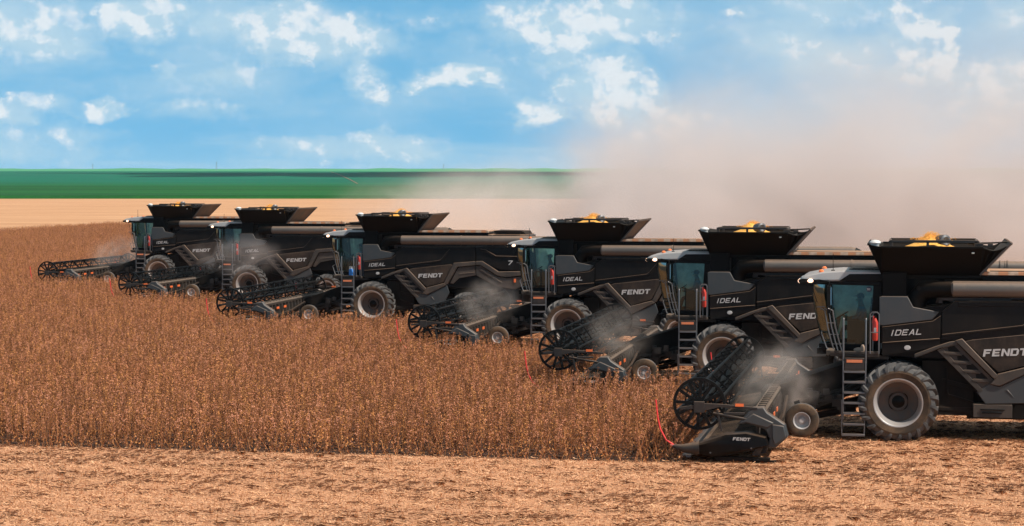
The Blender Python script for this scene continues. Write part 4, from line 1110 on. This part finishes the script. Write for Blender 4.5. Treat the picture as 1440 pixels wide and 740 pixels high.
# clouds standing high over the far plain; they only darken the land below, unseen and added for their shade
def cloud_body(px,d,sx,sy,alt=900,seed=0):
    rn=random.Random(seed); x,y=ground_at(px,d)
    mb=MB()
    for k in range(26):
        a=rn.random()*6.28; r=rn.random()**.6
        mb.ball((math.cos(a)*r*sx,math.sin(a)*r*sy,rn.random()*60),(sx*rn.uniform(.2,.4),sy*rn.uniform(.25,.5),rn.uniform(50,110)),0,14,8)
    o=mb.build('cloud',cm,None); t=(alt-10)/to_sun.z
    o.location=(x+to_sun.x*t,y+to_sun.y*t,alt)
    return o
cm=simple('cloud_white',(.85,.85,.86),1.,spec=0.)
c1=cloud_body(590,2100,190,420,seed=1); c2=cloud_body(880,2150,230,300,seed=2); c3=cloud_body(360,2150,170,70,seed=3); c4=cloud_body(1250,2200,260,300,seed=4)
for o,l in ((c1,'unseen cloud added over the plain, shading the dark band right of centre'),(c2,'unseen cloud added overhead, shading the plain behind the dust'),(c3,'small unseen cloud added overhead, shading a thin strip at the left'),(c4,'unseen cloud added overhead, shading the far right')):
    tag(o,kind='structure')

W=bpy.data.worlds.new('World'); S.world=W; W.use_nodes=True
nt=W.node_tree
for n in list(nt.nodes): nt.nodes.remove(n)
t=NT(nt)
dirv=t.coord('Generated'); dx,dy,dz=t.sep(dirv)
# stretch the low band of sky so the deep blue above the haze shows, as in the photograph
cxyz=nt.nodes.new('ShaderNodeCombineXYZ'); t.link(dx,cxyz.inputs[0]); t.link(dy,cxyz.inputs[1])
t.link(t.math('ADD',t.math('MULTIPLY',t.math('MAXIMUM',dz,0),1.),.42),cxyz.inputs[2])
nv=nt.nodes.new('ShaderNodeVectorMath'); nv.operation='NORMALIZE'; t.link(cxyz.outputs[0],nv.inputs[0])
sky=nt.nodes.new('ShaderNodeTexSky'); sky.sky_type='NISHITA'; sky.sun_disc=False; sky.sun_elevation=EL; sky.sun_rotation=AZ; sky.air_density=1.; sky.dust_density=.2; sky.ozone_density=1.6
t.link(nv.outputs[0],sky.inputs[0])
fd=t.math('SUBTRACT',t.math('MULTIPLY',dy,CT),t.math('MULTIPLY',dx,ST)); rd_=t.math('ADD',t.math('MULTIPLY',dx,CT),t.math('MULTIPLY',dy,ST))
az=t.math('ARCTAN2',rd_,fd)      # bearing from due "down-field"
el=t.math('ARCSINE',dz)
uvn=nt.nodes.new('ShaderNodeCombineXYZ'); t.link(az,uvn.inputs[0]); t.link(el,uvn.inputs[1])
uv=uvn.outputs[0]
fb=t.noise(t.mapping(uv,(70,85,1)),1.,9,.60,.0); fbl=t.noise(t.mapping(uv,(70,85,1),(-.25,-.35,0)),1.,9,.60,.0); fb2=t.noise(t.mapping(uv,(12,30,1),(3,1,0)),1.,6,.52,.2); fb3=t.noise(t.mapping(uv,(9,70,1),(7,2,0)),1.,6,.6,.3)
blobs=[(50,28,110,50,.85),(190,28,70,32,1.),(330,35,90,26,.55),(450,38,100,42,1.),(600,14,100,24,.65),(790,30,110,42,1.),(900,18,60,36,.75),(865,118,66,52,1.),(940,165,60,42,.8),
 (1296,50,60,72,1.),(1400,120,90,75,.8),(1185,60,110,55,.55),(1060,10,60,18,.7),(38,148,70,20,.9),(148,150,34,12,.9),(95,190,120,26,.62),(225,92,18,18,.8),(320,95,48,22,.6),(275,152,66,20,.7),
 (520,104,38,24,.9),(645,102,64,14,1.1),(752,150,32,21,1.15),(470,205,190,20,.62),(620,214,110,13,.55),(1040,120,60,30,.3)]
wx=t.math('MULTIPLY',t.math('SUBTRACT',t.noise(t.mapping(uv,(26,40,1),(5,9,0)),1.,5,.6),.5),.055); wy=t.math('MULTIPLY',t.math('SUBTRACT',t.noise(t.mapping(uv,(26,46,1),(11,2,0)),1.,5,.6),.5),.026)
waz=t.math('ADD',az,wx); wel=t.math('ADD',el,wy)
cl=None
for px,py,a,b,wt in blobs:
    u0=math.atan((px-720)/F_PX); v0=math.atan((239-py)/F_PX); a/=F_PX; b/=F_PX
    du=t.math('MULTIPLY',t.math('SUBTRACT',waz,u0),1/a); dv=t.math('MULTIPLY',t.math('SUBTRACT',wel,v0),1/b)
    q=t.math('SUBTRACT',1.,t.math('ADD',t.math('MULTIPLY',du,du),t.math('MULTIPLY',dv,dv)))
    q=t.math('MULTIPLY',t.ramp(q,-1.6,1.,0,1,smooth=False),wt)
    cl=q if cl is None else t.math('MAXIMUM',cl,q)
shape=t.math('ADD',cl,t.math('ADD',t.math('MULTIPLY',t.math('SUBTRACT',fb,.5),1.9),t.math('MULTIPLY',t.math('SUBTRACT',fb2,.5),.5)))
solid=t.ramp(shape,.60,1.02); mist=t.math('MULTIPLY',t.ramp(t.math('ADD',cl,t.math('ADD',t.math('MULTIPLY',t.math('SUBTRACT',fb2,.5),2.0),t.math('MULTIPLY',t.math('SUBTRACT',fb,.5),.7))),.08,.95),.88)
cl=t.math('MAXIMUM',solid,mist)
veil=t.math('MULTIPLY',t.ramp(fb2,.34,.66),t.ramp(el,.015,.05,.15,.62))
band=t.math('MULTIPLY',t.ramp(fb3,.42,.7),t.ramp(el,.042,.012,0,.42))
# general cumulus for the rest of the dome
gen=t.math('MULTIPLY',t.ramp(t.noise(t.mapping(dirv,(3,3,6)),1.,7,.6),.5,.66),t.math('MULTIPLY',t.ramp(el,.085,.12),t.ramp(el,.3,.12,.03,.5)))
rightw=t.math('MULTIPLY',t.ramp(az,.0,.20),.35)
low=t.ramp(el,.024,-.002,0,.55)
tot=t.math('MAXIMUM',t.math('MAXIMUM',cl,gen),t.math('ADD',t.math('ADD',veil,band),rightw,clamp=True))
hs=nt.nodes.new('ShaderNodeHueSaturation'); hs.inputs['Saturation'].default_value=1.05; hs.inputs['Hue'].default_value=.488; t.link(sky.outputs[0],hs.inputs['Color'])
bb=t.mix(1.,hs.outputs[0],(.86,1.72,1.80),'MULTIPLY')
bb=t.mix(t.ramp(el,.084,.24),bb,t.mix(1.,bb,(.07,.055,.045),'MULTIPLY'))
bb=t.mix(.12,bb,(2.4,5.0,7.0)); pale=t.mix(low,bb,(3.0,5.2,6.8))
lit=t.ramp(t.math('ADD',t.math('MULTIPLY',t.math('SUBTRACT',fb,fbl),3.2),t.math('MULTIPLY',solid,.8)),0.,.9)
cloudcol=t.mix(lit,(4.6,6.0,6.9),(7.4,7.6,7.8))
skyc=t.mix(t.math('MULTIPLY',tot,.92),pale,cloudcol)
bg=nt.nodes.new('ShaderNodeBackground'); bg.inputs['Strength'].default_value=.106; t.link(skyc,bg.inputs[0])
wo=nt.nodes.new('ShaderNodeOutputWorld'); t.link(bg.outputs[0],wo.inputs[0])

# ------------------------------------------------------------------ dust
def dust_volume(name,center,size,dens,mode,label,color=(.84,.785,.775),nscale=.12,rotz=0,thr=(.35,.7),edge=None):
    mb=MB(); mb.ball((0,0,0),(1,1,1),0,24,12) if mode!='box' else mb.box((0,0,0),(2,2,2))
    m,nt=nm(name+'_air'); t=NT(nt); co=t.coord('Object'); x,y,z=t.sep(co)
    pos=t.geo('Position'); n=t.noise(t.mapping(pos,(nscale,nscale,nscale*1.25)),1.,4,.6,.4)
    if mode=='puff':
        r2=t.math('ADD',t.math('ADD',t.math('MULTIPLY',x,x),t.math('MULTIPLY',y,y)),t.math('MULTIPLY',z,z))
        f=t.ramp(r2,1.,.05)
        d=t.math('MULTIPLY',f,t.ramp(n,thr[0],thr[1]))
        d=t.math('MULTIPLY',d,f)
    else: d=edge(t,x,y,z,n)
    d=t.math('MULTIPLY',d,dens)
    v=nt.nodes.new('ShaderNodeVolumePrincipled'); v.inputs['Color'].default_value=(*color,1); v.inputs['Anisotropy'].default_value=-.1
    t.link(d,v.inputs['Density'])
    o=nt.nodes.new('ShaderNodeOutputMaterial'); t.link(v.outputs[0],o.inputs['Volume'])
    ob=mb.build(name,m,None,loc=center,smooth=False); ob.scale=size; ob.rotation_euler=(0,0,rotz)
    m.cycles.volume_step_rate=1.
    tag(ob,label,'dust',kind='stuff'); return ob
def plume(t,x,y,z,n):
    # thick near the ground, thinning upward, fading out to the left (-x)
    hfall=t.ramp(z,-.95,.9,1.,0.,smooth=False); hfall=t.math('ADD',t.math('MULTIPLY',t.math('POWER',hfall,3.3),.88),t.math('MULTIPLY',hfall,.065))
    left=t.ramp(t.math('ADD',x,t.math('ADD',t.math('MULTIPLY',z,-.28),t.math('MULTIPLY',t.math('SUBTRACT',n,.5),1.1))),-.74,-.14)
    top=t.ramp(z,1.,.6); ye=t.math('MULTIPLY',t.ramp(y,-1,-.5),t.ramp(y,1,.5))
    return t.math('MULTIPLY',t.math('MULTIPLY',t.math('MULTIPLY',hfall,left),t.math('MULTIPLY',top,ye)),t.ramp(n,.38,.62,.08,1.9))
def haze_box():
    m,nt=nm('clear_air_haze'); v=nt.nodes.new('ShaderNodeVolumePrincipled'); v.inputs['Color'].default_value=(.62,.8,1.,1); v.inputs['Density'].default_value=HAZE
    o=nt.nodes.new('ShaderNodeOutputMaterial'); nt.links.new(v.outputs[0],o.inputs['Volume'])
    mb=MB(); mb.box((-900,2600,640),(9000,5600,1284)); ob=mb.build('haze',m,None,smooth=False); tag(ob,kind='stuff')
HAZE=.00004
if HAZE: haze_box()
DX,DY=ground_at(1290,175)
dust_volume('dust_plume',(DX,DY+5,13.),(47,26,13.6),.25,'box','broad pinkish dust plume drifting behind the right half of the machine row',nscale=.07,edge=plume,rotz=-TH*0+TH)
def hub(i,dx,dy,dz): return (POS[i][0]+dx,POS[i][1]+dy,dz)
dust_volume('header_dust',hub(0,-3.0,-1.6,1.5),(1.7,4.4,1.4),.40,'puff','grey dust cloud boiling over the nearest header in front of its cab',color=(.80,.71,.65),nscale=1.1,thr=(.40,.72))
PF=[(1,-3.3,-2.0,1.7,(1.5,4.4,1.2),.22,'thin grey dust over the second header from the right'),
    (2,-3.2,-1.0,1.8,(1.6,4.4,1.3),.32,'grey dust cloud over the third header from the right, beside the cab with the bright window'),
    (5,-3.4,1.5,1.8,(2.6,5.,1.7),.35,'pale thin dust in front of the leftmost cab')]
for i,dx,dy,dz,sz,dn,lb in PF:
    dust_volume('header_dust',hub(i,dx,dy,dz),sz,dn,'puff',lb,color=(.80,.71,.65),nscale=1.1,thr=(.40,.72))
dust_volume('drifting_dust',hub(4,-.2,-3.0,2.6),(3.2,2.6,1.5),.18,'puff','thin veil of dust against the side of the second machine from the left',nscale=.5)
dust_volume('drifting_dust',(*ground_at(660,180),4.),(15,10,4.6),.13,'puff','thin dust drifting over the stubble near the edge of the green field',nscale=.12)

# ------------------------------------------------------------------ camera
cd=bpy.data.cameras.new('camera'); cam=bpy.data.objects.new('camera',cd); COL.objects.link(cam)
cd.sensor_width=36; cd.lens=F_PX/1440*36; cd.clip_start=.5; cd.clip_end=9000
cam.location=(0,0,CAM_H)
pitch=math.atan((370-249)/F_PX)
cam.rotation_euler=(math.pi/2-pitch,0,TH)
S.camera=cam
S.view_settings.view_transform='Standard'; S.view_settings.look='None'; S.view_settings.gamma=1; S.view_settings.exposure=0.2
S.view_settings.use_curve_mapping=False
S.cycles.max_bounces=8; S.cycles.volume_bounces=4; S.cycles.transparent_max_bounces=12
S.cycles.volume_max_steps=160
S.cycles.volume_step_rate=1.
